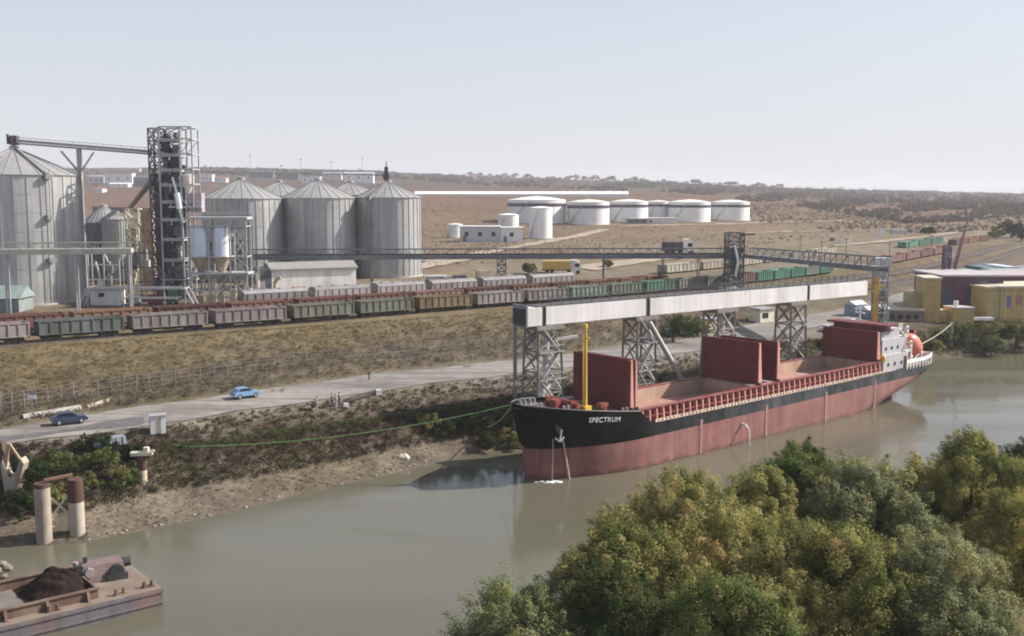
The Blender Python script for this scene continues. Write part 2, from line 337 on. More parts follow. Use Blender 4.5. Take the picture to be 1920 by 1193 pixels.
def dirt_path(px_pts, w, mat, name='dirt_path'):
    P = []
    for a, b in zip(px_pts, px_pts[1:]):
        for k in range(12):
            f = k / 12; P.append(hit(a[0] + (b[0] - a[0]) * f, a[1] + (b[1] - a[1]) * f))
    P.append(hit(*px_pts[-1])); V = []
    for k, p in enumerate(P):
        d = (P[min(k + 1, len(P) - 1)] - P[max(k - 1, 0)]); d.z = 0; d.normalize(); s = Vector((-d.y, d.x, 0)) * w / 2
        for q in (p + s, p - s): V.append((q.x, q.y, gz(q.x, q.y) + .25))
    Q = [(2 * k, 2 * k + 1, 2 * k + 3, 2 * k + 2) for k in range(len(P) - 1)]
    return struct(np_mesh(name, np.array(V), np.array(Q), mat, smooth=True))
dirt = M('pale dirt', (.32, .265, .21), rough=.95, var=.2, scale=.1, spec=.1)
dirt_path([(800, 492), (900, 476), (1000, 458), (1080, 444), (1140, 430)], 7, dirt)
dirt_path([(690, 520), (800, 498), (880, 484)], 9, dirt)
dirt_path([(1170, 424), (1340, 421), (1480, 416), (1590, 414)], 12, dirt)
dirt_path([(1380, 438), (1500, 434), (1690, 430)], 6, dirt)
dirt_path([(1560, 462), (1640, 455), (1720, 446), (1800, 436)], 5, dirt)
dirt_path([(1090, 505), (1180, 492), (1300, 480)], 9, dirt)
# ================================================================= cargo ship (local x = aft from the stem, local -y = the near side)
SA = R(41.5)
B0 = G(988, 898, 0.)
ship = thing('cargo_ship', 'black and red cargo ship with raised red hatch covers moored along the river bank', 'ship', (B0.x, B0.y, 0), SA)
mred = M('boot red', (.25, .105, .096), rough=.65, var=.2, scale=.35, streak=.2, dirt=(.30, .20, .165), dscale=.3, damt=.5, spec=.25)
mblk = M('hull black', (.0075, .0085, .009), rough=.75, var=.3, scale=.5, streak=.3, dirt=(.034, .038, .04), dscale=.16, damt=.5, spec=.04)
mox = M('oxide red', (.21, .06, .055), rough=.55, var=.15, scale=.7, streak=.12, dirt=(.30, .17, .13), dscale=.5, damt=.4, spec=.3)
mcov = M('hatch cover red', (.145, .028, .030), rough=.65, var=.15, scale=.4, streak=.15, dirt=(.13, .07, .06), dscale=.3, damt=.55, spec=.25)
mpink = M('sunlit red edge', (.56, .27, .235), rough=.6, var=.12, scale=.8, streak=.1, spec=.25)  # red lightened to pink, sunlight on the edges put into the colour
mhold = M('hold lining', (.44, .31, .235), rough=.8, var=.1, scale=.4, streak=.1, dirt=(.34, .19, .14), dscale=.3, damt=.5, spec=.15)
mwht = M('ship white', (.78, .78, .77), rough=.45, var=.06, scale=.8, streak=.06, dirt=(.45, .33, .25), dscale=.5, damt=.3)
myel = M('mast yellow', (.62, .40, .06), rough=.5, var=.1, scale=1.)
mdk = M('dark steel', (.035, .037, .04), rough=.6, var=.2, scale=1.)
mgls = M('dark glass', (.02, .025, .03), rough=.12, var=0, spec=.6)
mora = M('lifeboat orange', (.62, .20, .13), rough=.4, var=.06, scale=1.)
mgry = M('deck grey', (.20, .19, .185), rough=.75, var=.2, scale=.8, dirt=(.22, .12, .09), dscale=.6, damt=.5)
seams(mred, 'XZ', 6.2, 1.7); seams(mblk, 'XZ', 6.2, 1.7, .6, .8); seams(mcov, 'YZ', 3.1, 1.5, .8, .94)
nt = mred.node_tree; bs = next(n for n in nt.nodes if n.type == 'BSDF_PRINCIPLED'); src = bs.inputs['Base Color'].links[0].from_socket; tc = _n(nt, 'ShaderNodeTexCoord'); sp_ = _n(nt, 'ShaderNodeSeparateXYZ'); nt.links.new(tc.outputs['Object'], sp_.inputs[0]); no = _n(nt, 'ShaderNodeTexNoise'); no.inputs['Scale'].default_value = .9; no.inputs['Detail'].default_value = 6; nt.links.new(tc.outputs['Object'], no.inputs['Vector'])
ma = _n(nt, 'ShaderNodeMath', operation='MULTIPLY_ADD'); nt.links.new(no.outputs['Fac'], ma.inputs[0]); ma.inputs[1].default_value = -2.6; nt.links.new(sp_.outputs['Z'], ma.inputs[2]); mr = _n(nt, 'ShaderNodeMapRange'); mr.inputs['From Min'].default_value = -.55; mr.inputs['From Max'].default_value = -1.1; mr.inputs['To Max'].default_value = .75; nt.links.new(ma.outputs[0], mr.inputs[0]); mx = _n(nt, 'ShaderNodeMix', data_type='RGBA'); nt.links.new(mr.outputs[0], mx.inputs['Factor']); nt.links.new(src, mx.inputs['A']); mx.inputs['B'].default_value = (.12, .062, .05, 1); nt.links.new(mx.outputs['Result'], bs.inputs['Base Color'])   # fouling along the waterline
def worn(m, x0, x1, col, amt):      # paint worn paler towards the stern
    nt = m.node_tree; bs = next(n for n in nt.nodes if n.type == 'BSDF_PRINCIPLED'); src = bs.inputs['Base Color'].links[0].from_socket; tc = _n(nt, 'ShaderNodeTexCoord'); sp_ = _n(nt, 'ShaderNodeSeparateXYZ'); nt.links.new(tc.outputs['Object'], sp_.inputs[0])
    mp = _n(nt, 'ShaderNodeMapping'); mp.inputs['Scale'].default_value = (.5, 1, .25); nt.links.new(tc.outputs['Object'], mp.inputs[0]); no = _n(nt, 'ShaderNodeTexNoise'); no.inputs['Scale'].default_value = 1.2; no.inputs['Detail'].default_value = 6; nt.links.new(mp.outputs[0], no.inputs['Vector'])
    a = _n(nt, 'ShaderNodeMapRange'); a.inputs['From Min'].default_value = x0; a.inputs['From Max'].default_value = x1; nt.links.new(sp_.outputs['X'], a.inputs[0]); b = _n(nt, 'ShaderNodeMapRange'); b.inputs['From Min'].default_value = .3; b.inputs['From Max'].default_value = .7; b.inputs['To Min'].default_value = .25 * amt; b.inputs['To Max'].default_value = amt; nt.links.new(no.outputs['Fac'], b.inputs[0])
    mu = _n(nt, 'ShaderNodeMath', operation='MULTIPLY'); nt.links.new(a.outputs[0], mu.inputs[0]); nt.links.new(b.outputs[0], mu.inputs[1]); mx = _n(nt, 'ShaderNodeMix', data_type='RGBA'); nt.links.new(mu.outputs[0], mx.inputs['Factor']); nt.links.new(src, mx.inputs['A']); mx.inputs['B'].default_value = (*col, 1); nt.links.new(mx.outputs['Result'], bs.inputs['Base Color'])
worn(mblk, 12, 40, (.10, .105, .115), 1.); worn(mred, 5, 45, (.29, .16, .14), .45)
HB = 5.9
def stem(z): return -.06 * z if z < 3.7 else -.22 - .24 * (z - 3.7)
def sternt(z): return 78.5 + max(0, z - .2) * 2.1 if z < 3.2 else 84.8 + (z - 3.2) * .9
def hbw(t, z):
    s0, s1 = stem(z), sternt(z); zz = max(0., min(1., z / 8.))
    Le = 17 - 4.5 * zz; La = 19 - 13 * min(1, max(0, z) / 4.5); e = min(1., max(0., (t - s0) / Le)); w0 = .16 + .04 * zz
    fore = w0 + (1 - w0) * (1 - (1 - e) ** (2.1 + .5 * zz)) if e < 1 else 1
    a = min(1., max(0., (s1 - t) / La)); wa = .08 + .66 * min(1, max(0, z) / 4.)
    aft = wa + (1 - wa) * (1 - (1 - a) ** 2.2)
    if e <= 0: fore = w0 * .2
    return HB * min(fore, aft) * (1 if z > -.5 else .93)
def sheer(t): return 9.05 - .13 * (t + 2) if t < 13 else (7.1 - (t - 13) * .78 if t < 15.2 else 5.38 + .25 * max(0, (t - 60) / 27))
def fz_(t): return sheer(t) - .42
def hull(name, zf, mat, m=7, n=90):
    V = []; Qd = []
    for side in (-1, 1):
        o = len(V)
        for j in range(m + 1):
            for i in range(n + 1):
                u = i / n; u = u * u * (1 - u) * .4 + u * (1 - (1 - u) * .4 * u)
                tt = -1 + 88 * u; z0, z1 = zf(max(tt, 0)); z = z0 + (z1 - z0) * j / m
                s0, s1 = stem(z), sternt(z); t = s0 + (s1 - s0) * u; z0, z1 = zf(t); z = z0 + (z1 - z0) * j / m
                V.append((t, side * hbw(t, z), z))
        for j in range(m):
            for i in range(n):
                a = o + j * (n + 1) + i; q = (a, a + 1, a + n + 2, a + n + 1); Qd.append(q if side < 0 else q[::-1])
    k = (m + 1) * (n + 1)
    for j in range(m):
        for i0 in (0, n):
            a, b = j * (n + 1) + i0, (j + 1) * (n + 1) + i0; Qd.append((a, b, b + k, a + k) if i0 == 0 else (a, a + k, b + k, b))
    return np_mesh(name, np.array(V), np.array(Qd), mat, parent=ship, smooth=False)
hb_ = hull('hull_bottom', lambda t: (-1., 3.7 + .3 * max(0, t / 87)), mred); hs_ = hull('hull_topsides', lambda t: (3.7 + .3 * max(0, t / 87), sheer(t)), mblk)
for o in (hb_, hs_):
    o.data.polygons.foreach_set('use_smooth', [True] * len(o.data.polygons)); o.data.set_sharp_from_angle(angle=R(35))
# decks
def deck(name, t0, t1, z, mat, inset=.03, n=30):
    V = []; ts = [t0 + (t1 - t0) * i / n for i in range(n + 1)]
    for t in ts: zz = z(t) if callable(z) else z; w = max(.02, hbw(t, zz) - inset); V += [(t, -w, zz), (t, w, zz)]
    return np_mesh(name, np.array(V), np.array([(2 * i, 2 * i + 2, 2 * i + 3, 2 * i + 1) for i in range(n)]), mat, parent=ship)
deck('forecastle_deck', -1.9, 13.6, fz_, M('deck dark', (.085, .075, .075), rough=.8, var=.25, scale=.8, dirt=(.16, .10, .08), dscale=.5)); deck('main_deck', 13.6, sternt(5.2) - .1, 5.2, M('deck pink', (.36, .20, .165), rough=.8, var=.15, scale=.8, dirt=(.2, .12, .1)))
MB().box(13.6, 0, 5.21, .2, 10.9, 1.38).build('forecastle_bulkhead', mox, ship)
b = MB()
for s in (-1, 1):   # fore rail cap
    pr = [(t, s * hbw(t, sheer(t)), sheer(t) + .02) for t in np.linspace(stem(9.) + .02, 13, 18)]; b.path(pr, .08, 6)
b.build('rail_cap', M('rail cap', (.14, .11, .11), rough=.6), ship)
# name at the bow, the anchor, its pocket, and white draught marks
fc = bpy.data.curves.new('ship_name', 'FONT'); fc.body = 'SPECTRUM'; fc.size = .84; fc.extrude = .03; fc.align_x = 'CENTER'; fc.space_character = 1.12
tn = bpy.data.objects.new('ship_name', fc); COL.objects.link(tn); tn.parent = ship
tA = Vector((5.6, -hbw(5.6, 6.8), 6.7)); tB = Vector((8.6, -hbw(8.6, 6.8), 6.45)); ax = (tB - tA).normalized()
up = (Vector((7.1, -hbw(7.1, 7.4), 7.4)) - Vector((7.1, -hbw(7.1, 6.4), 6.4))).normalized(); nrm = ax.cross(up).normalized(); up = nrm.cross(ax)
mt = Matrix((ax, up, nrm)).transposed().to_4x4(); mt.translation = Vector((7.1, -hbw(7.1, 6.8), 6.62)) + nrm * .12; tn.matrix_local = mt
fc.materials.append(M('name white', (.8, .8, .78), rough=.5, var=0)); bpy.context.view_layer.update()
nm_ = bpy.data.objects.new('name_lettering', bpy.data.meshes.new_from_object(tn)); COL.objects.link(nm_); nm_.parent = ship; nm_.matrix_local = mt; bpy.data.objects.remove(tn)
ya = -hbw(2.4, 5.9)
MB().lathe([(.5, -.05), (.62, .0), (.62, .1), (.45, .12)], 14, (0, 0, 0)).build('anchor_pocket', mdk, ship).matrix_local = Matrix.Translation((2.0, -hbw(2.0, 6.2) - .02, 6.2)) @ Matrix.Rotation(R(75), 4, 'X')
b = MB(); b.beam((1.9, ya - .35, 6.2), (1.6, ya - .4, 4.9), .16); b.beam((1.0, ya - .25, 5.3), (1.6, ya - .42, 4.85), .2); b.beam((2.2, ya - .45, 5.3), (1.6, ya - .42, 4.85), .2); b.build('anchor', M('pale iron', (.30, .29, .28), rough=.6), ship)
b = MB(); b.tube((1.5, -hbw(1.5, 4.8) - .25, 5.0), (1.35, -hbw(1.5, 0) - 1.0, -.4), .07, 6); b.build('anchor_chain', M('pale iron', (.45, .44, .42)), ship)
b = MB(); b.tube((2.7, -hbw(2.5, 4.6) - .06, 4.8), (3.6, -hbw(3.4, 2) - .35, -.3), .12, 6); b.build('drain_streak', M('salt streak', (.42, .30, .26), rough=.8, var=.2), ship)
for t in (24.5, 38.5, 53, 66.5):    # overboard drain channels, rust and salt run down the plating
    b = MB(); y = -HB - .03; b.box(t, y, .1, .5, .05, 4.4); b.build('drain_stain', M('salt stain', (.30, .175, .155), rough=.8, var=.25, scale=1.5, streak=.3), ship)
b = MB(); b.tube((33, -HB, 2.7), (33, -HB - .7, 2.6), .16, 8); b.path([(33, -HB - .7, 2.6), (33, -HB - 1.15, 2.2), (33, -HB - 1.3, 1.4), (33, -HB - 1.35, -.1)], .07, 6)
b.build('water_outlet', M('white water', (.75, .75, .73), rough=.4), ship)
# fore deck gear
z = fz_(5.5); b = MB(); b.tube((5.5, -1.6, z + .62), (5.5, 1.6, z + .62), .55, 12); b.box(4.4, 0, z + .05, .8, 1.2, 1.1); b.box(5.5, -2.1, z - .05, 1.1, .35, 1.2); b.box(5.5, 2.1, z - .05, 1.1, .35, 1.2); b.tube((5.5, -2.9, z + .62), (5.5, -2.2, z + .62), .35, 10)
b.build('anchor_windlass', M('windlass red', (.24, .06, .045), rough=.5, var=.12), ship)
z = fz_(9.2); b = MB(); b.tube((9.2, -3.2, z), (9.2, -3.2, z + .8), .5, 12); b.box(9.2, -3.2, z + .6, 1.2, .8, .5); b.build('mooring_winch', M('winch red', (.22, .07, .05), rough=.5), ship)
for (t, y) in ((.2, -1.4), (.2, 1.4), (3.0, -3.0), (3.0, 2.8), (11.0, -4.8), (11.4, 4.6)):
    z = fz_(t) - .08; b = MB(); b.tube((t, y, z), (t, y, z + .75), .17, 8); b.tube((t + .7, y, z), (t + .7, y, z + .75), .17, 8); b.box(t + .35, y, z, 1.2, .45, .14); b.build('bollard', M('pale iron', (.45, .44, .42)), ship)
z = fz_(8.8); b = MB(); b.box(8.0, 2.2, z, 1.6, 1.3, 1.0); b.build('deck_locker', M('locker green', (.10, .16, .12), rough=.5), ship)
z = fz_(7.5); b = MB(); b.tube((6.9, -2.6, z), (6.9, -2.6, 17.4), .26, 10, .16); b.box(6.9, -2.6, z, 1.1, 1.1, .7); b.tube((6.9, -3.2, 16.2), (6.9, -2.0, 16.2), .1, 6); b.box(6.9, -2.6, 17.4, .35, .35, .4); b.beam((6.5, -2.6, z + .5), (6.5, -2.6, 16.6), .07); b.build('foremast', myel, ship)
# coaming with stays
ZC = 6.95; YC = 4.55; T0, T1 = 13.9, 69.5
b = MB()
for s in (-1, 1):
    b.box((T0 + T1) / 2, s * YC, 5.21, T1 - T0, .16, ZC - 5.21); b.box((T0 + T1) / 2, s * (YC + .28), ZC, T1 - T0 + .6, .72, .14)
for t in (T0, T1): b.box(t, 0, 5.21, .16, 2 * YC - .2, ZC - 5.24)
b.box((T0 + T1) / 2, -YC - .35, 6.0, T1 - T0, .5, .1)
coam = b.build('hatch_coaming', mox, ship)
st0 = None
for k in range(44):
    t = T0 + .4 + (T1 - T0 - .8) * k / 43
    if st0 is None:
        b = MB(); b.prism([(-.62, 0), (0, 0), (0, 1.72), (-.45, 1.72)], 'x', -.11, .11); st0 = b.build('stay', mpink, coam); st0.location = (t, -YC - .082, 5.215)
    else:
        c = st0.copy(); COL.objects.link(c); c.parent = coam; c.location = (t, -YC - .082, 5.215)
# deck edge rail stubs (white dashes)
fr = MB(); 
for k in range(74):
    t = 16 + 53 * k / 73; w = hbw(t, 5.3) - .12; fr.box(t, -w, 5.21, .36, .07, .42)
fr.box(42.5, -(HB - .13), 5.66, 53, .06, .06); fr.box(42.5, -(HB - .13), 5.21, 53, .1, .16)
fr.build('deck_edge_rail', M('cream rail', (.66, .56, .45), rough=.6, var=.2, scale=1.5), ship)
# holds
for (a, c) in ((T0 + .3, 37.6), (43.2, 68.9)):
    b = MB(); y = YC - .1
    b.add([(a, -y, .6), (c, -y, .6), (c, y, .6), (a, y, .6), (a, -y, ZC), (c, -y, ZC), (c, y, ZC), (a, y, ZC)], [(0, 1, 2, 3), (0, 4, 5, 1), (1, 5, 6, 2), (2, 6, 7, 3), (3, 7, 4, 0)])
    b.build('cargo_hold', mhold, ship)
MB().box(40.4, 0, 5.6, 5.4, 2 * YC - .22, 1.3).build('cross_deck', mgry, ship)
# folded hatch covers, standing on end: leaf pairs with tapering side girders
def cover(t, z1, th, name='hatch_cover', lean=.0):
    o = MB(); y = 4.7
    o.box(t, 0, ZC + .2, .22, 2 * y, z1 - ZC - .2); c = o.build(name, mcov, ship)
    for s in (-1, 1):
        g = MB(); g.prism([(t + .12, ZC + .2), (t + .12 + th, ZC + .2), (t + .12 + th * .45, z1 - .1), (t + .12, z1 - .1)], 'y', s * y - .12, s * y + .12)
        g.build('side_girder', mpink, c)
    r = MB()
    for k in range(5):
        z = ZC + .5 + (z1 - ZC - .8) * k / 4; r.box(t + .3, 0, z, .34, 2 * y - .3, .1)
    r.build('cover_rib', mox, c)
    w = MB()
    for s in (-1, 1): w.tube((t + .3, s * (y + .1), ZC + .3), (t + .3, s * (y + .35), ZC + .3), .22, 10)
    w.build('roller', mdk, c)
    return c
for (t, z1, th) in ((12.25, 13.3, .6), (13.1, 13.25, .4), (37.9, 12.95, .8), (42.2, 12.7, .8), (68.6, 11.75, 1.0)): cover(t, z1, th)
b = MB(); b.box(39.6, -4.6, ZC, 3.4, .18, .2); b.box(39.6, 4.6, ZC, 3.4, .18, .2); b.build('cover_track', mpink, ship)
# accommodation block at the stern
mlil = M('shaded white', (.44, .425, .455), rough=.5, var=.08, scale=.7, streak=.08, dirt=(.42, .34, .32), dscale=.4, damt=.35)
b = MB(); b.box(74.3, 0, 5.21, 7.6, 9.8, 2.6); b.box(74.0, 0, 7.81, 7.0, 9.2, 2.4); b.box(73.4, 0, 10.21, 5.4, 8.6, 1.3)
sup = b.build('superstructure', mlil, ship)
for (z, xs) in ((6.3, (72, 74, 76)), (8.8, (71.6, 73.4, 75.2))):
    for x in xs:
        y = -4.9 if z < 7 else -4.6
        MB().lathe([(.28, 0), (.28, .05)], 12).build('porthole', mgls, sup).matrix_local = Matrix.Translation((x, y - .02, z)) @ Matrix.Rotation(R(90), 4, 'X')
b = MB(); b.box(77.2, -4.93, 5.3, .9, .06, 1.9); b.build('door', mdk, sup)
b = MB(); b.box(72.2, 0, 11.51, 3.2, 9.4, .2); b.box(72.0, 0, 12.3, 3.0, 10.6, .32); b.box(72.2, 0, 11.71, 2.8, 8.4, .59)
wh = b.build('wheelhouse', M('wheelhouse red', (.15, .028, .035), rough=.5, var=.1, streak=.1), ship)
MB().box(72.2, -4.22, 11.76, 2.4, .06, .42).build('window_band', mgls, wh)
b = MB(); b.tube((74., 1.5, 11.5), (74., 1.5, 15.2), .13, 8); b.beam((74., .4, 14.4), (74., 2.6, 14.4), .1); b.box(74., 1.5, 13.7, .25, 1.6, .2); b.build('radar_mast', mwht, ship)
# stepped white deck ends, stairs and rails aft of the block
b = MB()
for (x, z, l, w) in ((78.4, 7.7, 1.8, 9.6), (77.8, 10.1, 1.5, 9.0), (76.6, 11.4, 1.1, 8.4)):
    b.box(x, 0, z, l, w, .18); 
    for s in (-1, 1):
        for zz in (.45, .9): b.beam((x - l / 2, s * w / 2, z + zz), (x + l / 2, s * w / 2, z + zz), .09)
        for e in (-.5, 0, .5): b.beam((x + e * l, s * w / 2, z), (x + e * l, s * w / 2, z + .95), .09)
b.build('balcony', mwht, sup)
b = MB(); b.beam((78.4, -4.6, 5.3), (77.0, -4.5, 7.7), .5, .12); b.beam((76.6, -4.6, 7.8), (78.0, -4.4, 10.1), .5, .12); b.beam((77.6, -4.4, 10.2), (76.4, -4.2, 11.4), .5, .12); b.build('stairway', mwht, sup)
for (x, y, z) in ((78.7, -4.95, 9.0), (78.0, -4.6, 11.4), (79.2, -4.9, 6.5)):
    b = MB()
    for k in range(12):
        a0, a1 = 2 * math.pi * k / 12, 2 * math.pi * (k + 1) / 12; b.tube((x + .42 * math.cos(a0), y, z + .42 * math.sin(a0)), (x + .42 * math.cos(a1), y, z + .42 * math.sin(a1)), .13, 6)
    b.build('lifebuoy', mwht, sup)
b = MB(); b.box(80.2, 1.2, 5.3, 1.6, 1.8, 5.6, top=(.7, .8)); b.box(80.2, 1.2, 10.9, 1.2, 1.5, .5); b.build('funnel', M('funnel cream', (.62, .58, .5), rough=.5), ship)
b = MB(); b.tube((70.3, -4.9, 6.9), (70.3, -4.9, 7.5), .45, 12); b.ball((70.3, -4.9, 7.6), .45); b.build('deck_light', M('lamp yellow', (.7, .48, .1), rough=.4), ship)
# white stern bulwark
b = MB(); ts = list(np.linspace(76, sternt(6) - .3, 12))
for s in (-1, 1):
    pr = [(t, s * (hbw(t, 5.3) - .02)) for t in ts]
    for (t, y), (t2, y2) in zip(pr, pr[1:]):
        b.add([(t, y, 6.1), (t2, y2, 6.15), (t2, y2, 6.75), (t, y, 6.65), (t, y - s * .1, 6.1), (t2, y2 - s * .1, 6.15), (t2, y2 - s * .1, 6.75), (t, y - s * .1, 6.65)],
              [(0, 1, 2, 3), (7, 6, 5, 4), (3, 2, 6, 7), (0, 4, 5, 1)])
        b.beam((t, y, 5.2), (t, y, 6.2), .2)
te = ts[-1]; ye = hbw(te, 5.3); b.box(te, 0, 5.55, .12, 2 * ye, 1.2); b.build('stern_bulwark', mwht, ship)
for t in (82.3, 83.8, 85.2):
    y = hbw(t, 5.3); b = MB(); b.box(t, -y + .03, 5.62, .55, .16, .62); b.build('fairlead', mdk, ship)
# free fall lifeboat on its frame
lb = MB(); n = 14; pr = [(-2.9, .15), (-2.6, .8), (-1.7, 1.3), (-.4, 1.5), (1.2, 1.45), (2.3, 1.1), (2.9, .4)]
vs = []; 
for (x, r) in pr:
    for k in range(n): a = 2 * math.pi * k / n; vs.append((x, r * math.cos(a), r * 1.02 * math.sin(a)))
lb.add(vs, [(i * n + k, i * n + (k + 1) % n, (i + 1) * n + (k + 1) % n, (i + 1) * n + k) for i in range(len(pr) - 1) for k in range(n)] + [tuple(range(n - 1, -1, -1)), tuple(range((len(pr) - 1) * n, len(pr) * n))])
lb.box(-1.2, 0, 1.1, 1.3, 1.2, .8, top=(.7, .7))
LBM = Matrix.Translation((83.8, -2.3, 8.0)) @ Matrix.Scale(1.12, 4) @ Matrix.Rotation(R(28), 4, 'Y') @ Matrix.Rotation(R(12), 4, 'Z')
lbo = lb.build('lifeboat', mora, ship, smooth=True); lbo.matrix_local = LBM
o = MB().box(-1.85, 0, 1.3, .06, .8, .4).box(-1.2, -.58, 1.3, .6, .06, .35).build('lifeboat_window', mgls, lbo)
b = MB()
for s in (-3.4, -1.2):
    b.beam((80.9, s + .2, 8.9), (86.3, s + .2, 6.6), .22); b.beam((81.8, s, 5.2), (81.8, s, 8.5), .22); b.beam((85.2, s, 5.2), (85.2, s, 7.0), .22); b.beam((81.8, s, 5.3), (85.2, s, 7.0), .14)
b.beam((81.8, -3.4, 8.2), (81.8, -1.2, 8.2), .18); b.build('lifeboat_ramp', mwht, ship)
b = MB(); b.box(79.3, -1.2, 5.21, 1.5, 1.4, .9); b.box(85.6, -2.2, 5.3, .9, 1., 1.); b.build('stern_winch', M('winch green', (.12, .2, .15), rough=.5), ship)
# rudder trunk showing under the counter
MB().box(81.2, 0, -1, 2.2, .35, 2.4).build('rudder', mred, ship)
def S(t, y, z): return Vector((B0.x + t * math.cos(SA) - y * math.sin(SA), B0.y + t * math.sin(SA) + y * math.cos(SA), z))
# splash where the chain meets the water
b = MB(); c = S(1.35, -hbw(1.5, 0) - 1.1, 0)
for k in range(26): b.ball((c.x + rnd.gauss(-.2, .55), c.y + rnd.gauss(-.3, .3), .02), rnd.uniform(.08, .22), 7, 4, (1.6, 1, .35))
tag(b.build('water_splash', M('white water', (.75, .75, .73))), 'white splash of foam on the water below the bow anchor', 'splash')
# ================================================================= loading gallery behind the ship
ZG = 15.7
GA0, GA1 = G(1002, 612, ZG), G(1626, 553, ZG)
gdir = (GA1 - GA0); GL = gdir.length; GR = math.atan2(gdir.y, gdir.x)
def gal_local(px): # distance along the gallery seen at a photo column
    lo, hi = -3., GL
    for _ in range(40):
        m = (lo + hi) / 2; w = GA0 + gdir.normalized() * m; d = (w.y * CP - (w.z - H) * SP); (lo, hi) = (m, hi) if 960 + F * w.x / d < px else (lo, m)
    return lo
gal = thing('conveyor_gallery', 'long white enclosed conveyor gallery on lattice towers behind the red ship', 'conveyor gallery', (GA0.x, GA0.y, ZG), GR)
mgw = M('gallery cladding', (.70, .685, .69), rough=.5, var=.05, scale=.3, streak=.09, dirt=(.50, .45, .40), dscale=.22, damt=.5)
seams(mgw, 'XZ', 1.1, 9., .88, .97, .004)
mgl = M('galvanised steel', (.40, .40, .41), rough=.5, metal=.4, var=.15, scale=.6, streak=.1)
mst = M('weathered grey steel', (.235, .22, .205), rough=.6, metal=.2, var=.2, scale=.7, dirt=(.24, .17, .13), dscale=.5, damt=.5)
mds = M('dark lattice steel', (.10, .105, .115), rough=.6, metal=.2, var=.2, scale=.7)
GH, GW = 2.4, 2.8; fs_ = GL / 78
segs = [(-1.1, 1.3), (2.0, gal_local(1212) - .1), (gal_local(1212) + .75, gal_local(1405)), (gal_local(1405) + .06, gal_local(1513)), (gal_local(1513) + .75, GL)]
for (a, c) in segs:
    MB().box((a + c) / 2, GW / 2, 0, c - a, GW, GH).build('cladding_section', mgw, gal)
MB().box(GL / 2 - 1, GW / 2, .12, GL + 1, GW - .3, GH - .24).build('inner_duct', mdk, gal)
MB().box(-1.25, GW / 2, -.1, .25, GW + .2, GH + .5).build('end_wall', M('end wall grey', (.22, .22, .26), rough=.6, streak=.2), gal)
b = MB(); b.box(GL / 2, GW / 2 + .1, GH + .02, GL - 1.5, GW - .3, .12); 
for y in (.25, GW - .1):
    b.beam((3, y, GH + 1.1), (GL, y, GH + 1.1), .08); b.beam((3, y, GH + .6), (GL, y, GH + .6), .06)
    for k in range(40): x = 3 + (GL - 3) * k / 39; b.beam((x, y, GH + .1), (x, y, GH + 1.1), .08)
b.build('roof_walkway', M('walkway dark', (.07, .07, .075), rough=.7), gal)
# trestle towers that carry it
tw = [('first', 1030, 4.6, 3.6, 'pale lattice trestle under the bow end of the white gallery'), ('second', 1212, 4.2, 3.4, 'lattice trestle with a loading spout under the white gallery'),
      ('third', 1362, 4.6, 3.6, 'lattice trestle under the white gallery behind the middle hatch covers'), ('fourth', 1497, 4.4, 3.6, 'lattice trestle under the white gallery before the last hatch cover')]
for nm, px, sx, sy, lab in tw:
    l = gal_local(px); w = GA0 + gdir.normalized() * l + Vector((-math.sin(GR), math.cos(GR), 0)) * GW / 2; g = max(.2, gz(w.x, w.y)) - .4
    t = thing('trestle_tower', lab, 'trestle', (w.x, w.y, g), GR, 'lattice trestles under the white gallery'); h = ZG - g
    b = MB(); b.lattice(0, 0, 0, h - .6, sx, sy, 5, .3, .17, .8, .8); b.build('lattice', mst, t)
    MB().box(0, 0, h - .6, sx, sy, .5).build('cap_frame', mst, t)
    for (x, y) in ((-.5, -.5), (.5, -.5), (.5, .5), (-.5, .5)): MB().box(x * sx, y * sy, -.6, .9, .9, 1.).build('footing', M('concrete', (.42, .40, .37), rough=.9, var=.15, scale=.8, dirt=(.25, .22, .19)), t)
    for k in range(1, 4): z = h * k / 4; b = MB(); b.box(.2, -sy * .42, z, sx * .9, .8, .12); b.beam((-sx * .45, -sy * .6, z + 1), (sx * .45, -sy * .6, z + 1), .08); b.build('landing', mgl, t)
    b = MB()
    for k in range(4): z = h * k / 4; b.beam((-sx * .35 * (-1) ** k, -sy * .42, z), (sx * .35 * (-1) ** k, -sy * .42, z + h / 4), .55, .1)
    b.build('stair', M('pale stair', (.55, .54, .53), rough=.5), t)
    if nm in ('first', 'third'): b = MB(); b.box(.6, .4, h * .3, 1.4, 1.2, 2.2); b.tube((.3, 0, h * .45), (.6, -.2, h - .8), .4, 10); b.build('drive_house', M('pale machine', (.55, .54, .54), rough=.5, var=.15), t)
    if nm == 'first': b = MB(); b.beam((-sx * .5 - 2.3, 0, .2), (-sx * .5 - 2.3, 0, h), .35); b.beam((-sx * .5 - 2.3, 0, h - 3), (-.5, 0, h - .6), .22); b.build('corner_post', M('post grey', (.16, .17, .19), rough=.6), t); b = MB(); b.beam((1.2, -1.6, h - 2.), (4.0, -2.4, h - 1.7), .35); b.build('service_arm', M('pale machine', (.55, .54, .54)), t)
    if nm == 'second':
        b = MB()
        e = S(34, 5.4, 7.4); lo = Matrix.Rotation(-GR, 3, 'Z') @ (e - Vector((w.x, w.y, g)))
        b.tube((.6, -1.4, h - 1.0), lo, .36, 10); b.tube(lo, (lo.x, lo.y - .4, lo.z - 1.2), .42, 10); b.build('loading_spout', M('spout steel', (.24, .23, .22), rough=.45, metal=.3, var=.15), t)
        b = MB(); b.beam((.8, -1, h - .6), (lo.x * .55, lo.y * .55, h * .62), .1); b.build('spout_stay', mds, t)
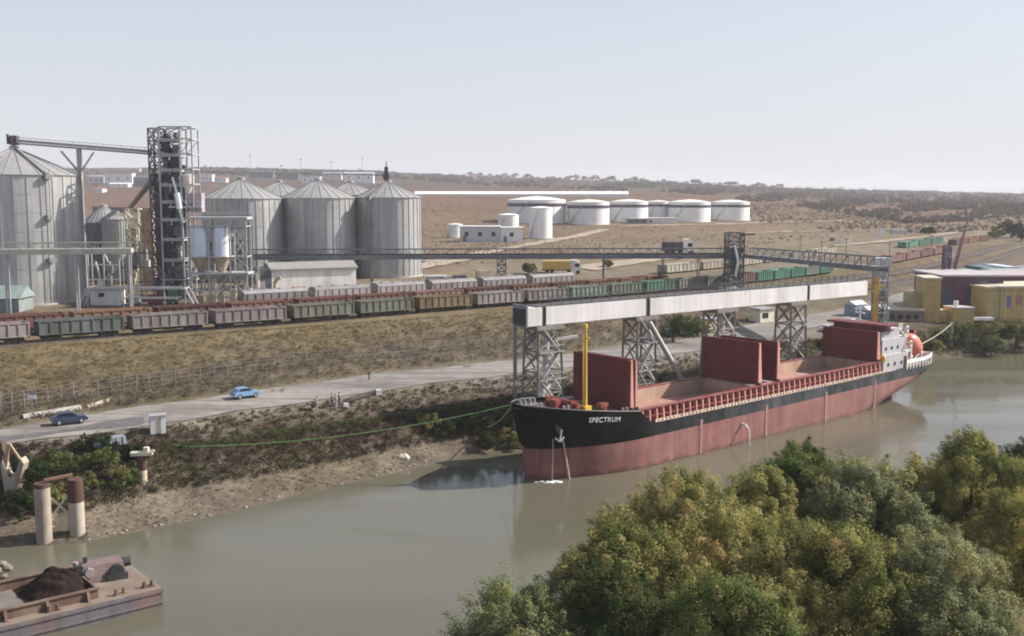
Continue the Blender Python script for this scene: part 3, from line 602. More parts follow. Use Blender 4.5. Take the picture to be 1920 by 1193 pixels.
# quay clutter by the far rail
b = MB(); p = S(24, 8.3, 0); z = max(.3, gz(p.x, p.y))
for k in range(14): b.box(p.x + rnd.uniform(-5, 5), p.y + rnd.uniform(-3, 3), z - .3, rnd.uniform(.5, 1.6), rnd.uniform(.5, 1.2), rnd.uniform(.5, 1.4), rnd.uniform(0, 3), (.8, .8))
tag(b.build('rubble_heap', M('concrete', (.42, .40, .37))), 'heap of pale concrete blocks on the quay behind the first open hold', 'rubble')
# ================================================================= grain terminal
mgal = M('galvanised silo', (.43, .43, .43), rough=.42, metal=.38, var=.08, scale=.25, streak=.16, dirt=(.36, .33, .30), dscale=.12, damt=.5)
mrf = M('silo roof', (.36, .355, .35), rough=.5, metal=.3, var=.07, scale=.4, dirt=(.36, .34, .32), dscale=.15, damt=.5)
mcon = M('concrete', (.42, .40, .37), rough=.9, var=.15, scale=.8, dirt=(.25, .22, .19))
def silo(label, px, wpx, py_base, z0, py_eave, py_apex, group='grain silos', mat=None, ladder=.72, name='grain_silo', rings=9):
    f = G(px, py_base, z0); r = wpx / 2 * mpp(f) * 1.02; d = Vector((f.x, f.y, 0)).normalized(); c = f + d * r
    m = mpp((f.x, f.y, z0 + 8)); h = A(px, py_eave, f.y).z - z0; ha = A(px, py_apex, c.y).z - z0
    t = thing(name, label, 'silo', (c.x, c.y, z0), 0, group); b = MB(); n = 96; prof = []
    for k in range(rings + 1):
        z = h * k / rings
        prof += [(r, z)] if k in (0, rings) else [(r, z - .03), (r + .05, z), (r, z + .03)]
    b.lathe(prof, n, cap=False)
    for k in range(32):
        a = 2 * math.pi * k / 32; b.box((r + .05) * math.cos(a), (r + .05) * math.sin(a), 0, .16, .2, h - .02, a)
    b.build('wall', mat or mgal, t, smooth=True)
    b = MB(); b.lathe([(r + .28, h - .04), (r + .3, h + .06), (.9, ha - .35), (.9, ha + .25), (.2, ha + .45)], 48, cap=False)
    for k in range(24):
        a = 2 * math.pi * k / 24; ca, sa = math.cos(a), math.sin(a); b.beam(((r + .25) * ca, (r + .25) * sa, h + .12), (.9 * ca, .9 * sa, ha - .28), .12, .12)
    b.build('roof', mrf, t, smooth=True)
    MB().lathe([(r + .35, -1.5), (r + .35, .35)], 48).build('foundation', mcon, t)
    if ladder is not None:
        x = r * (2 * ladder - 1); a = -math.acos(max(-1, min(1, x / r))); ca, sa = math.cos(a), math.sin(a); b = MB()
        for s in (-.35, .35): b.beam(((r + .45) * ca - s * sa, (r + .45) * sa + s * ca, .5), ((r + .45) * ca - s * sa, (r + .45) * sa + s * ca, h + 1), .09)
        for k in range(int(h / .6)): b.beam(((r + .45) * ca + .35 * sa, (r + .45) * sa - .35 * ca, .6 + .6 * k), ((r + .45) * ca - .35 * sa, (r + .45) * sa + .35 * ca, .6 + .6 * k), .05)
        for f_ in (.33, .66, .97): b.box((r + .6) * ca, (r + .6) * sa, h * f_, 1.1, 1.3, .9, a)
        b.beam(((r + .4) * ca, (r + .4) * sa, h + .3), (1. * ca, 1. * sa, ha), .6, .15)
        b.build('ladder', M('ladder steel', (.22, .22, .22), rough=.6), t)
    return t, c, r, h, ha
big, bc, br, bh, bha = silo('largest ribbed steel grain silo with a cone roof at the left edge', 42, 236, 575, 11., 328, 277, ladder=.885, rings=7)
s3 = silo('ribbed steel silo furthest right of the row of three, open hillside beside it', 730, 122, 522, 12, 371, 340, ladder=.28)
s2 = silo('ribbed steel silo in the middle of the row of three, behind the long low shed', 600, 136, 525, 12, 372, 337, ladder=None)
s1 = silo('ribbed steel silo partly hidden by the two hopper bins, first of the row of three', 458, 148, 529, 12, 373, 335, ladder=None)
s4 = silo('rear silo whose roof peak shows between the first and middle front silos', 528, 116, 508, 12, 368, 340, ladder=None)
s5 = silo('rear silo whose roof peak shows between the middle and right front silos', 660, 112, 505, 12, 366, 341, ladder=None)
mdg = M('dark galvanised', (.17, .175, .185), rough=.5, metal=.45, var=.12, scale=.3, streak=.15)
silo('dark small steel silo right of the largest silo', 200, 68, 528, 11.5, 418, 386, 'small silos', mdg, None)
silo('pale small hopper silo in front of the dark silo', 222, 46, 536, 11.3, 412, 398, 'small silos', M('pale galvanised', (.38, .385, .38), rough=.5, metal=.4, var=.1, streak=.15), None)
# head gear on the right silo
c, r, h, ha = s3[1:]; b = MB(); b.box(-.4, 0, 0, 1.5, 1.5, 1.6); b.box(-.4, 0, 1.6, .9, .9, 1.6); b.beam((-.4, 0, 3.2), (-.4, 0, 4.6), .2)
tag(b.build('roof_machine', M('head dark', (.10, .07, .08), rough=.6)), 'small dark conveyor head on top of the right silo', 'machine').location = (c.x, c.y, 12 + ha + .4)
# catwalk over the three roofs
a0 = Vector((s1[1].x - 12, s1[1].y + 2, 12 + s1[4] + 1.7)); a1 = Vector((s3[1].x, s3[1].y + 1.2, 12 + s3[4] + 1.5)); t = thing('roof_catwalk', 'thin grey conveyor catwalk running over the roof peaks of the three silos', 'catwalk', a0); d = a1 - a0
b = MB(); b.beam((0, 0, 0), d, 1.0, .28); b.build('deck', mgl, t); b = MB()
for s in (-.5, .5): b.beam((0, s, 1.1), d + Vector((0, s, 1.1)), .07); 
for k in range(26): q = d * (k / 25); b.beam(q + Vector((0, -.5, 0)), q + Vector((0, -.5, 1.1)), .06)
b.build('railing', mgl, t)
for s in (s1, s2, s3):
    q = Vector((s[1].x, s[1].y, 12 + s[4])) - a0
    for e in (-1, 1): MB().beam(q + Vector((e, .8, 0)), q + Vector((e, .8, 1.6)), .18).build('support', mgl, t)
# elevator tower ------------------------------------------------------------------
TZ = 11.2; tb = G(327, 563, TZ); tm = mpp((tb.x, tb.y, 28)); HT = A(327, 238, tb.y).z - TZ
tower = thing('elevator_tower', 'tall open steel elevator tower full of machinery beside the silos', 'tower', (tb.x, tb.y + 3, TZ), R(4))
mlt = M('light painted steel', (.43, .43, .435), rough=.5, var=.08, scale=.6, streak=.08, dirt=(.4, .36, .33), dscale=.4, damt=.35)
def X(px): return (px - 327) * tm
b = MB(); zs = [0, 4.2, 8.4, 12.6, 16.6, 20.2, 23.6, 26.6, 29.6, 32.6, HT]
for x in (X(307), X(345)):
    for y in (-3, 3): b.beam((x, y, 0), (x, y, HT), .34)
b.beam((X(367), -3, 0), (X(367), -3, HT - .3), .26); b.beam((X(367), 3, 0), (X(367), 3, HT - .3), .26)
for z in zs[1:]:
    for y in (-3, 3): b.beam((X(307), y, z), (X(367), y, z), .22 if z < HT - .1 else .28)
    for x in (X(307), X(345), X(367)): b.beam((x, -3, z), (x, 3, z), .2)
b.build('frame', mlt, tower)
b = MB()
for z in zs[2:-1]: b.box(X(326), 0, z - .55, X(345) - X(307), 6.2, .42)
b.build('floor', M('floor light', (.36, .36, .36), rough=.6, var=.1), tower)
b = MB()
for i, (z, z2) in enumerate(zip(zs, zs[1:])):
    for y in (-2.9, 2.9):
        b.beam((X(307), y, z), (X(345), y, z2), .14); b.beam((X(345), y, z), (X(307), y, z2), .14)
        if i % 2 == 0: b.beam((X(345), y, z), (X(367), y, z2), .1)
b.build('bracing', M('brace grey', (.07, .07, .078), rough=.6), tower)
for k, (px, y, w) in enumerate(((314, -.8, 1.0), (324, .6, 1.1), (334, -.6, 1.0), (340, 1.2, .9))):
    b = MB(); b.box(X(px), y, .2, w, .8, HT - 4 - k * 1.7); b.box(X(px), y, HT - 4 - k * 1.7, w * 1.5, 1.5, 1.6); b.tube((X(px) - .9, y, HT - 3 - k * 1.7), (X(px) + .9, y, HT - 3 - k * 1.7), .55, 10); b.build('bucket_elevator', mdg, tower)
for (px, y, z, sx, sz, m_) in ((318, -2, 13, 2.2, 2.2, mdk), (336, -2, 13.2, 1.6, 1.8, mdg), (320, -1.8, 8.6, 2.6, 2.8, mdk), (338, -2, 4.6, 2.2, 2.6, mdg), (316, -2.1, 17, 1.8, 1.9, mdk), (337, -2.2, 20.4, 1.7, 1.6, mdk), (317, -2.2, 24, 1.8, 1.5, mdk), (334, -2.2, 27, 2.0, 1.5, mdk), (318, -2.1, 30, 1.6, 1.4, mdk), (338, -2.2, 30.1, 1.5, 1.4, mdg), (322, -2, .4, 3.2, 3., mdk)):
    MB().box(X(px), y, z, sx, 1.5, sz).tube((X(px) + sx * .3, y - .8, z + sz * .5), (X(px) - sx * .4, y - .8, z + sz * .5), .3, 8).build('machine', m_, tower)
for i, (z, z2) in enumerate(zip(zs[1:], zs[2:])):
    for px in (315.5, 334.5):
        hh = (z2 - z) * rnd.uniform(.5, .66); MB().box(X(px), .3 * (-1) ** i, z - .1, 9.5 * tm, 3.0, hh, 0, (.85, .9)).box(X(px) + .2, -2.2, z - .1, 6 * tm, .9, hh * .8).build('machine', rnd.choice([mdg, mdg, mdk, M('machine grey', (.27, .27, .28), rough=.6)]), tower)
lat = MB(); lat.lattice(X(295), .5, 0, HT - .2, X(305) - X(285), 4.5, 14, .28, .17); lat.build('lattice_shaft', M('shaft dark', (.12, .12, .135), rough=.6, var=.15), tower)
b = MB(); b.box(X(295), 1., .2, 1.5, 2.6, 24); b.build('shaft_duct', M('duct dark', (.075, .075, .095), rough=.6, var=.2), tower)
b = MB(); z = lambda py: A(327, py, tb.y - 1).z - TZ
b.tube((X(331), -3.6, z(332)), (X(338), -3.6, z(362)), .22, 8, .3); b.tube((X(338), -3.6, z(362)), (X(342), -3.6, z(392)), .62, 10); b.tube((X(342), -3.6, z(392)), (X(348), -3.6, z(418)), .3, 8); b.build('grain_chute', M('bright chute', (.66, .67, .68), rough=.35, metal=.4, var=.08), tower)
b = MB(); b.lathe([(.25, -2.2), (1.2, -.2), (1.2, 1.6), (.3, 1.9)], 16, (X(357), -2.4, z(343))); b.tube((X(357), -2.4, z(336)), (X(342), -2.4, z(330)), .3, 8); b.build('cyclone', M('cyclone cream', (.62, .57, .50), rough=.5), tower)
b = MB(); b.box(X(367), -1, z(398), 3.0, 3.2, z(362) - z(398)); b.build('dryer_box', M('dryer lilac', (.38, .31, .36), rough=.55, streak=.1), tower)
b = MB(); b.box(X(352), -2, z(390), X(382) - X(322), 3., .35); b.box(X(352), -3.4, z(390) + 1, X(382) - X(322), .07, .08); b.build('platform', mlt, tower)
b = MB()
for k in range(9): zz = 1 + 2.5 * k; b.beam((X(285) if k % 2 else X(306), -3.3, zz), (X(306) if k % 2 else X(285), -3.3, zz + 2.5), .7, .12)
b.build('stair', M('stair dark', (.16, .16, .17), rough=.6), tower)
# conveyor from the tower head to the big silo
e0 = Vector((bc.x, bc.y, 11 + bha + .9)); e1 = Vector((tb.x - 4.6, tb.y + 3.5, A(285, 288, tb.y).z)); t = thing('overhead_conveyor', 'grey overhead conveyor bridge from the largest silo to the elevator tower', 'conveyor', e0); d = e1 - e0
b = MB(); b.beam((0, 0, 0), d, 1.4, .35); b.beam((0, 0, .55), d + Vector((0, 0, .5)), .6, .5); b.build('deck', M('conveyor grey', (.27, .27, .29), rough=.6, var=.1), t)
b = MB(); 
for s in (-.7, .7): b.beam((0, s, 1.2), d + Vector((0, s, 1.2)), .08)
for k in range(24): q = d * (k / 23); b.beam(q + Vector((0, -.7, 0)), q + Vector((0, -.7, 1.2)), .07)
b.build('railing', mgl, t)
b = MB(); b.box(.2, 0, -.4, 1.4, 1.4, 1.9); b.box(-1.1, 0, -.2, .35, .6, 2.); b.build('drive_head', M('head dark', (.10, .07, .08)), t)
q = d * ((152 - 35) / (285 - 35)); zt = (e0 + q).z
b = MB(); sx, sy = q.x, q.y; b.beam((sx, sy, q.z), (sx, sy, 11 - e0.z), .8); b.beam((sx, sy, q.z - 5), (sx - 3.6, sy - .1, q.z - .6), .35); b.beam((sx, sy, q.z - 5), (sx + 3., sy, q.z - .8), .28); b.build('support_post', M('post grey2', (.36, .36, .36), rough=.6), t)
# hopper bins in their frame --------------------------------------------------------
fz = 11.; fb = G(412, 571, fz); fm = mpp((fb.x, fb.y, 20)); rack = thing('bin_frame', 'pale steel frame carrying two bright round hopper bins beside the elevator tower', 'steel frame', (fb.x, fb.y + 2.5, fz), R(3))
def X2(px): return (px - 412) * fm
def Z2(py): return A(412, py, fb.y + .5).z - fz
b = MB(); xs = (X2(357), X2(393), X2(432), X2(463))
for x in xs:
    for y in (-2.4, 2.4): b.beam((x, y, 0), (x, y, Z2(408)), .26)
for py in (408, 425, 482, 512, 545):
    for y in (-2.4, 2.4): b.beam((xs[0], y, Z2(py)), (xs[-1], y, Z2(py)), .2)
    for x in xs: b.beam((x, -2.4, Z2(py)), (x, 2.4, Z2(py)), .18)
b.build('frame', mlt, rack)
for y in (-2.3, 2.3):
    b = MB()
    for (x, x2, p1, p2) in ((xs[2], xs[3], 512, 482), (xs[2], xs[3], 482, 425), (xs[0], xs[1], 565, 512), (xs[1], xs[2], 565, 512), (xs[2], xs[3], 565, 512)):
        b.beam((x, y, Z2(p1)), (x2, y, Z2(p2)), .12); b.beam((x2, y, Z2(p1)), (x, y, Z2(p2)), .12)
    b.build('bracing', M('brace light', (.45, .45, .44), rough=.6), rack)
for py, sz in ((412, .5), (515, .35)): MB().box((xs[0] + xs[-1]) / 2, 0, Z2(py), xs[-1] - xs[0] + .8, 5.6, sz).build('platform', mlt, rack)
b = MB(); 
for y in (-2.8, 2.8):
    for zz in (.9, 1.4): b.beam((xs[0] - .4, y, Z2(412) + zz), (xs[-1] + .4, y, Z2(412) + zz), .08)
b.build('railing', mlt, rack)
for px in (374, 413):
    r = 17.5 * fm; b = MB(); b.lathe([(r * .9, Z2(423)), (r, Z2(427)), (r, Z2(480)), (r + .12, Z2(482))], 32); bn = b.build('hopper_bin', M('bright bin', (.62, .63, .65), rough=.3, metal=.6, var=.05, streak=.1), rack, smooth=True); bn.location = (X2(px), -.4, 0)
    c_ = MB(); c_.lathe([(r, Z2(482) - .03), (.45, Z2(516)), (.45, Z2(528))], 24); c_.build('cone', M('cone tan', (.36, .31, .24), rough=.5, metal=.3, var=.15, streak=.2), bn, smooth=True)
b = MB()
for (px, y) in ((372, -1.6), (392, -2), (412, -1.6), (436, -1.8), (452, -1)): b.box(X2(px), y, 0, 1.1, 1.2, rnd.uniform(1.5, 3.4)); b.tube((X2(px), y, 2), (X2(px) + .8, y, 5), .25, 8)
b.build('machinery', M('machine tan', (.36, .30, .22), rough=.6, var=.25, scale=1.5, dirt=(.6, .55, .5), dscale=.8), rack)
# a tan framework and a rust column between the silos and the tower
t0_ = G(250, 540, 11.3); t = thing('pipe_scaffold', 'cream open framework with pipes standing between the small silos and the elevator tower', 'steel frame', t0_)
b = MB(); b.lattice(0, 2, 0, A(250, 392, t0_.y).z - 11.3, 24 * mpp(t0_), 2.6, 7, .24, .16); b.build('frame', M('cream steel', (.52, .48, .38), rough=.6, var=.15), t)
b = MB(); b.box(0, 2, .2, 1.4, 1.4, 13.5); b.tube((-.7, 1, 3), (-.7, 1, 15), .25, 8); b.build('duct', M('duct olive', (.34, .33, .24), rough=.6, var=.2), t)
t0_ = G(278, 545, 11.3); t = thing('dryer_tower', 'rust tan dryer column left of the elevator tower', 'dryer', t0_)
b = MB(); hh = A(278, 394, t0_.y).z - 11.3; b.box(0, 2, 0, 22 * mpp(t0_), 2.6, hh); b.build('body', M('rust tan', (.36, .25, .15), rough=.7, var=.2, streak=.25, dirt=(.2, .13, .08), dscale=.4), t)
for k in range(7): MB().box(0, .62, 1.2 + k * hh / 7.4, 22 * mpp(t0_) + .1, .12, .2).build('band', mdg, t)
b = MB(); b.tube((-1.6, 1.2, 0), (-1.6, 1.2, hh * .8), .22, 8); b.tube((-1.9, 1.2, hh * .8), (-4.5, 1.6, hh * .95), .3, 8); b.build('pipe', M('pipe pale', (.5, .48, .46), rough=.5), t)
# incline conveyor between
t = thing('incline_conveyor', 'dark sloping conveyor rising to the elevator tower behind the small silos', 'conveyor', G(215, 430, 20)); p, q = A(236, 400, t.location.y + 14), A(292, 330, tb.y + 4)
b = MB(); b.beam(p - t.location, q - t.location, 1.1, .8); b.build('belt_trough', mds, t)
b = MB(); b.beam(A(175, 392, t.location.y + 14) - t.location, A(300, 396, t.location.y + 14) - t.location, 1.6, 2.0); b.build('cross_gallery', M('gallery brown', (.20, .18, .19), rough=.6), t)
# gatehouse: portal frame and white cabin in front of the big silo
p0_ = G(255, 577, 10.9); m = mpp(p0_); t = thing('loading_portal', 'white portal frame over the loading track below the elevator tower', 'portal frame', p0_)
b = MB(); x0, x1 = (165 - 255) * m, (348 - 255) * m; hz = A(255, 541, p0_.y).z - p0_.z
for y in (0, 2.6):
    b.beam((x0, y, hz), (x1, y, hz), .42); b.beam((x0 - 1.8, y, 0), (x0, y, hz), .32); b.beam((x1 + 1.8, y, 0), (x1, y, hz), .32); b.beam((x0 + 7, y, hz * .48), (x1 - 1.5, y, hz * .48), .25)
for x in (x0, x0 + 7, x1 - 4, x1): b.beam((x, 0, hz), (x, 2.6, hz), .25); b.beam((x, 0, 0), (x, 0, hz), .16)
b.build('frame', mlt, t)
p1_ = G(193, 573, 10.9); t = thing('control_cabin', 'small white cabin with one dark window under the portal frame', 'cabin', p1_)
MB().box(0, 1.5, 0, 6.8, 3, 3.).build('wall', mwht, t); MB().box(0, 1.5, 3.003, 7.2, 3.3, .2).build('roof', mgl, t); MB().box(-.2, -.02, 1.7, 1.1, .06, .8).build('window', mgls, t); MB().box(-2.9, -.02, 0, .9, .06, 2).build('door', mgry, t)
for (px, py, w, hgt, mm, lb) in ((288, 572, 2.6, 1.7, M('crate maroon', (.22, .06, .08), rough=.6, var=.2), 'maroon machine crate under the portal frame'), (322, 570, 1.8, 2.6, M('pump green', (.10, .20, .11), rough=.6, var=.2), 'green pump unit under the right leg of the portal frame'), (250, 572, 2., 1.4, mlt, 'white tank cart under the middle of the portal frame')):
    p = G(px, py, 10.9); t = thing('machine_unit', lb, 'machine', p); MB().box(0, 1, .3, w, 1.4, hgt, 0, (.92, .92)).build('housing', mm, t); b = MB(); [b.tube((sx, .5, .3), (sx, 1.5, .3), .3, 10) for sx in (-w * .35, w * .35)]; b.build('skid_roller', mdk, t)
# long low shed
sA, sB = G(510, 547, 11.1), G(668, 541, 11.1); d = sB - sA; L = d.length; t = thing('low_shed', 'long low pale shed with a grey roof in front of the middle silo', 'shed', sA, math.atan2(d.y, d.x)); hs = A(668, 497, sB.y).z - 11.1
MB().box(L / 2, 3.5, 0, L, 7, hs - .8).build('wall', M('shed cream', (.80, .78, .74), rough=.7, var=.08, streak=.08, dirt=(.4, .36, .32), damt=.4), t)
b = MB(); b.prism([(-.4, hs - .8), (7.4, hs - .8), (7.4, hs - .3), (3.5, hs + .9), (-.4, hs - .45)], 'x', -.4, L + .4); b.build('roof', M('shed roof', (.27, .255, .24), rough=.7, var=.1), t)
MB().box(-2.4, 3.5, 0, 4.6, 7, hs - .2).build('annex', M('annex dark', (.10, .105, .11), rough=.7), t)
MB().box(-2.6, -.05, 0, 2.2, .1, 2.4).build('door', M('door lilac', (.42, .37, .42), rough=.6), t)
p = G(522, 549, 11.); t = thing('chute_elbow', 'tan curved pipe elbow beside the shed door', 'pipe', p); b = MB(); b.path([(-.9, 1, 0), (-.9, 1, 2.2), (-.4, 1, 3.), (.4, 1, 3.3)], .38, 10); b.build('pipe', M('pipe tan', (.42, .34, .24), rough=.5), t); MB().box(-.9, 1, -.1, 1.2, 1.2, .3).build('base', mcon, t)
# dark conveyor bridge across the yard, on bents, to the transfer tower
q0, q1 = G(296, 483, 18.), G(1384, 480, 18.); q2 = G(1640, 503, 20.)
def bridge(name, label, a, c, mat, ht=1.5, w=2.4, n=40, slim=.5):
    t = thing(name, label, 'conveyor bridge', a, math.atan2((c - a).y, (c - a).x)); L = (c - a).to_2d().length; dz = (c - a).z
    b = MB(); P = lambda x, y, z: (x, y, z + dz * x / L)
    b.beam(P(0, w / 2, 0), P(L, w / 2, 0), w, slim)
    for y in (0, w): b.beam(P(0, y, -.35), P(L, y, -.35), .25, .55)
    b.build('deck', mat, t); b = MB()
    for y in (0, w):
        b.beam(P(0, y, ht), P(L, y, ht), .16)
        for k in range(n):
            x, x2 = L * k / n, L * (k + 1) / n; b.beam(P(x, y, 0), P(x, y, ht), .1)
            b.beam(P(x, y, 0 if k % 2 else ht), P(x2, y, ht if k % 2 else 0), .08)
    b.build('truss', mat, t); return t, L
mbr = M('bridge steel', (.16, .165, .18), rough=.6, metal=.2, var=.15, scale=.5, dirt=(.28, .26, .25), dscale=.3)
brt, BL = bridge('conveyor_bridge', 'long dark conveyor bridge crossing the yard in front of the silos to the transfer tower', q0, q1, mbr, 1.75, 2.6, 64)
b = MB(); b.box(BL / 2, 1.3, .3, BL, 1., .35); b.build('belt', mdk, brt)
for px in (690, 934, 1128, 1242, 1310):
    f = (px - 296) / (1384 - 296); lo = BL * f; w = q0.lerp(q1, f); hgt = w.z - gz(w.x, w.y) - .4; b = MB()
    if px == 934: b.lattice(lo, 1.3, -hgt, -.5, 2.0, 2.2, 4, .2, .12)
    elif px == 690: b.beam((lo, .2, -hgt), (lo, .2, -.5), .55); b.beam((lo, 2.4, -hgt), (lo, 2.4, -.5), .55); b.beam((lo, .2, -hgt * .5), (lo, 2.4, -.6), .2)
    else: b.beam((lo, .2, -hgt), (lo, .2, -.5), .22); b.beam((lo, 2.4, -hgt), (lo, 2.4, -.5), .22)
    b.build('bent', mbr, brt)
b2t, L2 = bridge('conveyor_bridge', 'dark truss conveyor bridge from the lattice transfer tower to the white gallery', G(1392, 479, 18.), q2, mbr, 1.9, 2.4, 26)
f0, f1 = G(-120, 473, 22.4), G(246, 470, 22.4)
b3t, L3 = bridge('conveyor_bridge', 'cream conveyor bridge with railings passing in front of the largest silo', f0, f1, M('cream bridge', (.47, .45, .39), rough=.6, var=.15, dirt=(.3, .27, .22)), 1.5, 2.2, 16, .8)
for px in (5, 137, 240):
    f = (px + 120) / 366; w = f0.lerp(f1, f); b = MB(); hh = 22.4 - gz(w.x, w.y); 
    for y in (.2, 2.): b.beam((L3 * f, y, -hh), (L3 * f, y, -.4), .3)
    b.beam((L3 * f, .2, -hh * .7), (L3 * f, 2., -hh * .4), .15); b.build('bent', mlt, b3t)
# transfer towers
def xfer(label, px, py, z0, pytop, wpx, mat, cat='tower', nlev=7):
    p = G(px, py, z0) if z0 else hit(px, py); z0 = p.z; m = mpp((p.x, p.y, 16)); hh = A(px, pytop, p.y).z - z0; w = wpx * m; t = thing('transfer_tower', label, cat, (p.x, p.y, z0), R(8), 'conveyor transfer towers')
    b = MB(); b.lattice(0, w * .4, 0, hh, w, w * .8, nlev, .26, .17); b.build('lattice', mat, t)
    for k in range(1, nlev): MB().box(0, w * .4, hh * k / nlev, w + .5, w * .8 + .5, .12).build('landing', mat, t)
    b = MB(); b.box(0, w * .4, hh * .62, w * .8, w * .7, hh * .12); b.box(.2, w * .4, hh * .3, w * .5, w * .5, hh * .25); b.build('machine_house', mdg, t)
    return t, hh, w
tt, hh, w = xfer('dark lattice transfer tower where the yard conveyor bridges meet', 1379, 545, 10.2, 437, 30, mds)
b = MB(); b.tube((-.6, -.3, hh * .78), (.3, -.4, hh * .5), .3, 8); b.tube((.3, -.4, hh * .5), (-.2, -.3, hh * .25), .35, 8); b.build('chute', M('bright chute', (.66, .67, .68)), tt)
b = MB(); b.beam((w * .4, w * .4, hh - .6), (w * .4 + 3.4, w * .4, hh - .4), .35); b.build('hoist_beam', mds, tt)
p = G(1372, 548, 10.2); MBx = MB().box(0, 0, 0, 2.6, 1.6, 1.2, .3, (.8, .8)); tag(MBx.build('feed_hopper', mwht), 'small white hopper at the foot of the dark transfer tower', 'hopper').location = p
tt, hh, w = xfer('grey transfer tower standing at the far end of the white gallery', 1649, 676, None, 498, 22, M('xfer grey', (.34, .34, .37), rough=.6, var=.15), nlev=6)
MB().box(0, w * .4, hh - .1, w * 1.5, w, 1.5).build('head_house', M('head pale', (.5, .48, .48), rough=.6), tt)
p = hit(1637, 676); t = thing('loading_crane', 'slim yellow crane post at the far end of the white gallery', 'crane', p); hh = A(1637, 520, p.y).z - p.z
b = MB(); b.lattice(0, 0, 0, hh, .6, .6, 9, .16, .08); b.build('mast', myel, t); b = MB(); b.beam((-1.4, 0, hh - 1.6), (1.6, 0, hh - 1.6), .35); b.box(0, 0, hh - 3, .9, .9, 1.3); b.build('jib', myel, t)
for (px, py, w, dp, hz_, lb) in ((1603, 604, 3.8, 3, 4.0, 'tall blue grey machine house behind the wheelhouse'), (1625, 606, 2.2, 2.4, 3.0, 'small blue grey machine house beside the yellow crane post'), (1652, 608, 2.4, 2.4, 3.4, 'blue grey machine house at the foot of the grey transfer tower')):
    p = G(px, py, 4.6); t = thing('machine_house', lb, 'machine house', p, R(35)); MB().box(0, 0, 0, w, dp, hz_).build('wall', M('blue grey', (.26, .30, .36), rough=.6, var=.15, streak=.12), t)
    b = MB(); b.prism([(-dp / 2 - .2, hz_), (dp / 2 + .2, hz_), (0, hz_ + .8)], 'x', -w / 2 - .2, w / 2 + .2); b.build('roof', M('roof pale', (.5, .5, .52), rough=.6), t); MB().box(0, -dp / 2 - .02, 0, .9, .06, 2).build('door', mdk, t)
# ================================================================= oil tanks on the plain
mtw = M('tank white', (.80, .80, .79), rough=.45, var=.03, scale=.05, streak=.04, dirt=(.62, .6, .57), dscale=.1, damt=.3)
mtb = M('tank band', (.055, .05, .075), rough=.5, var=.1)
mtr = M('tank roof', (.66, .65, .60), rough=.6, var=.06, scale=.1)
def tank(label, px, wpx, py_base, py_top, z0=None, band=True, Y=None, rim=True, name='storage_tank', group='white storage tanks on the plain'):
    f = hit(px, py_base) if z0 is None else G(px, py_base, z0); f = Vector(f); r = wpx / 2 * mpp(f); d = Vector((f.x, f.y, 0)).normalized(); c = f + d * r; h = A(px, py_top, f.y).z - f.z
    t = thing(name, label, 'tank', (c.x, c.y, f.z - .3), 0, group); h += .3
    b = MB()
    if band:
        zb = h * .74; b.lathe([(r, 0), (r, zb)], 64, cap=False); b.lathe([(r, zb + h * .14), (r, h - .02)], 64, cap=False); b.build('wall', mtw, t, smooth=True)
        MB().lathe([(r, zb), (r + .12, zb), (r + .12, zb + h * .14), (r, zb + h * .14)], 64, cap=False).build('walkway_band', mtb, t, smooth=True)
    else: b.lathe([(r, 0), (r, h - .02)], 48, cap=False); b.build('wall', mtw, t, smooth=True)
    MB().lathe([(r + .15, h - .02), (r + .15, h + .25), (r * .5, h + .25 + r * .09), (.3, h + .25 + r * .13)], 64, cap=False).build('roof', mtr if band else mtw, t, smooth=True)
    MB().lathe([(r + .8, -.6), (r + .8, .45)], 48).build('base', mcon, t)
    b = MB(); n = 14
    for k in range(n):
        a0, a1 = math.pi * 1.15 + .9 * k / n, math.pi * 1.15 + .9 * (k + 1) / n; z0_, z1_ = h * k / n, h * (k + 1) / n
        b.beam(((r + .5) * math.cos(a0), (r + .5) * math.sin(a0), z0_), ((r + .5) * math.cos(a1), (r + .5) * math.sin(a1), z1_), .9, .2)
    b.build('spiral_stair', M('stair pale', (.55, .55, .54), rough=.6), t); return t
tank('broad white tank with a dark band, largest of the six and furthest left', 1006, 112, 420, 376)
tank('broad white tank with a dark band, second from the left of the row of six', 1103, 80, 422, 380)
tank('broad white tank with a dark band, third from the left, low office in front', 1179, 72, 418, 379)
tank('white banded tank set back between its neighbours, smallest looking of the six', 1233, 42, 412, 379)
tank('broad white tank with a dark band, second from the right of the row of six', 1292, 80, 417, 380)
tank('broad white tank with a dark band, furthest right of the row of six', 1369, 72, 414, 380)
tank('tall slender plain white tank standing in front of the banded tanks', 1014, 43, 448, 391, band=False, group=None)
tank('squat plain white tank behind the flat white pump house', 953, 39, 440, 404, band=False, group=None)
tank('small plain white tank at the left end of the pump house', 853, 28, 446, 422, band=False, group=None)
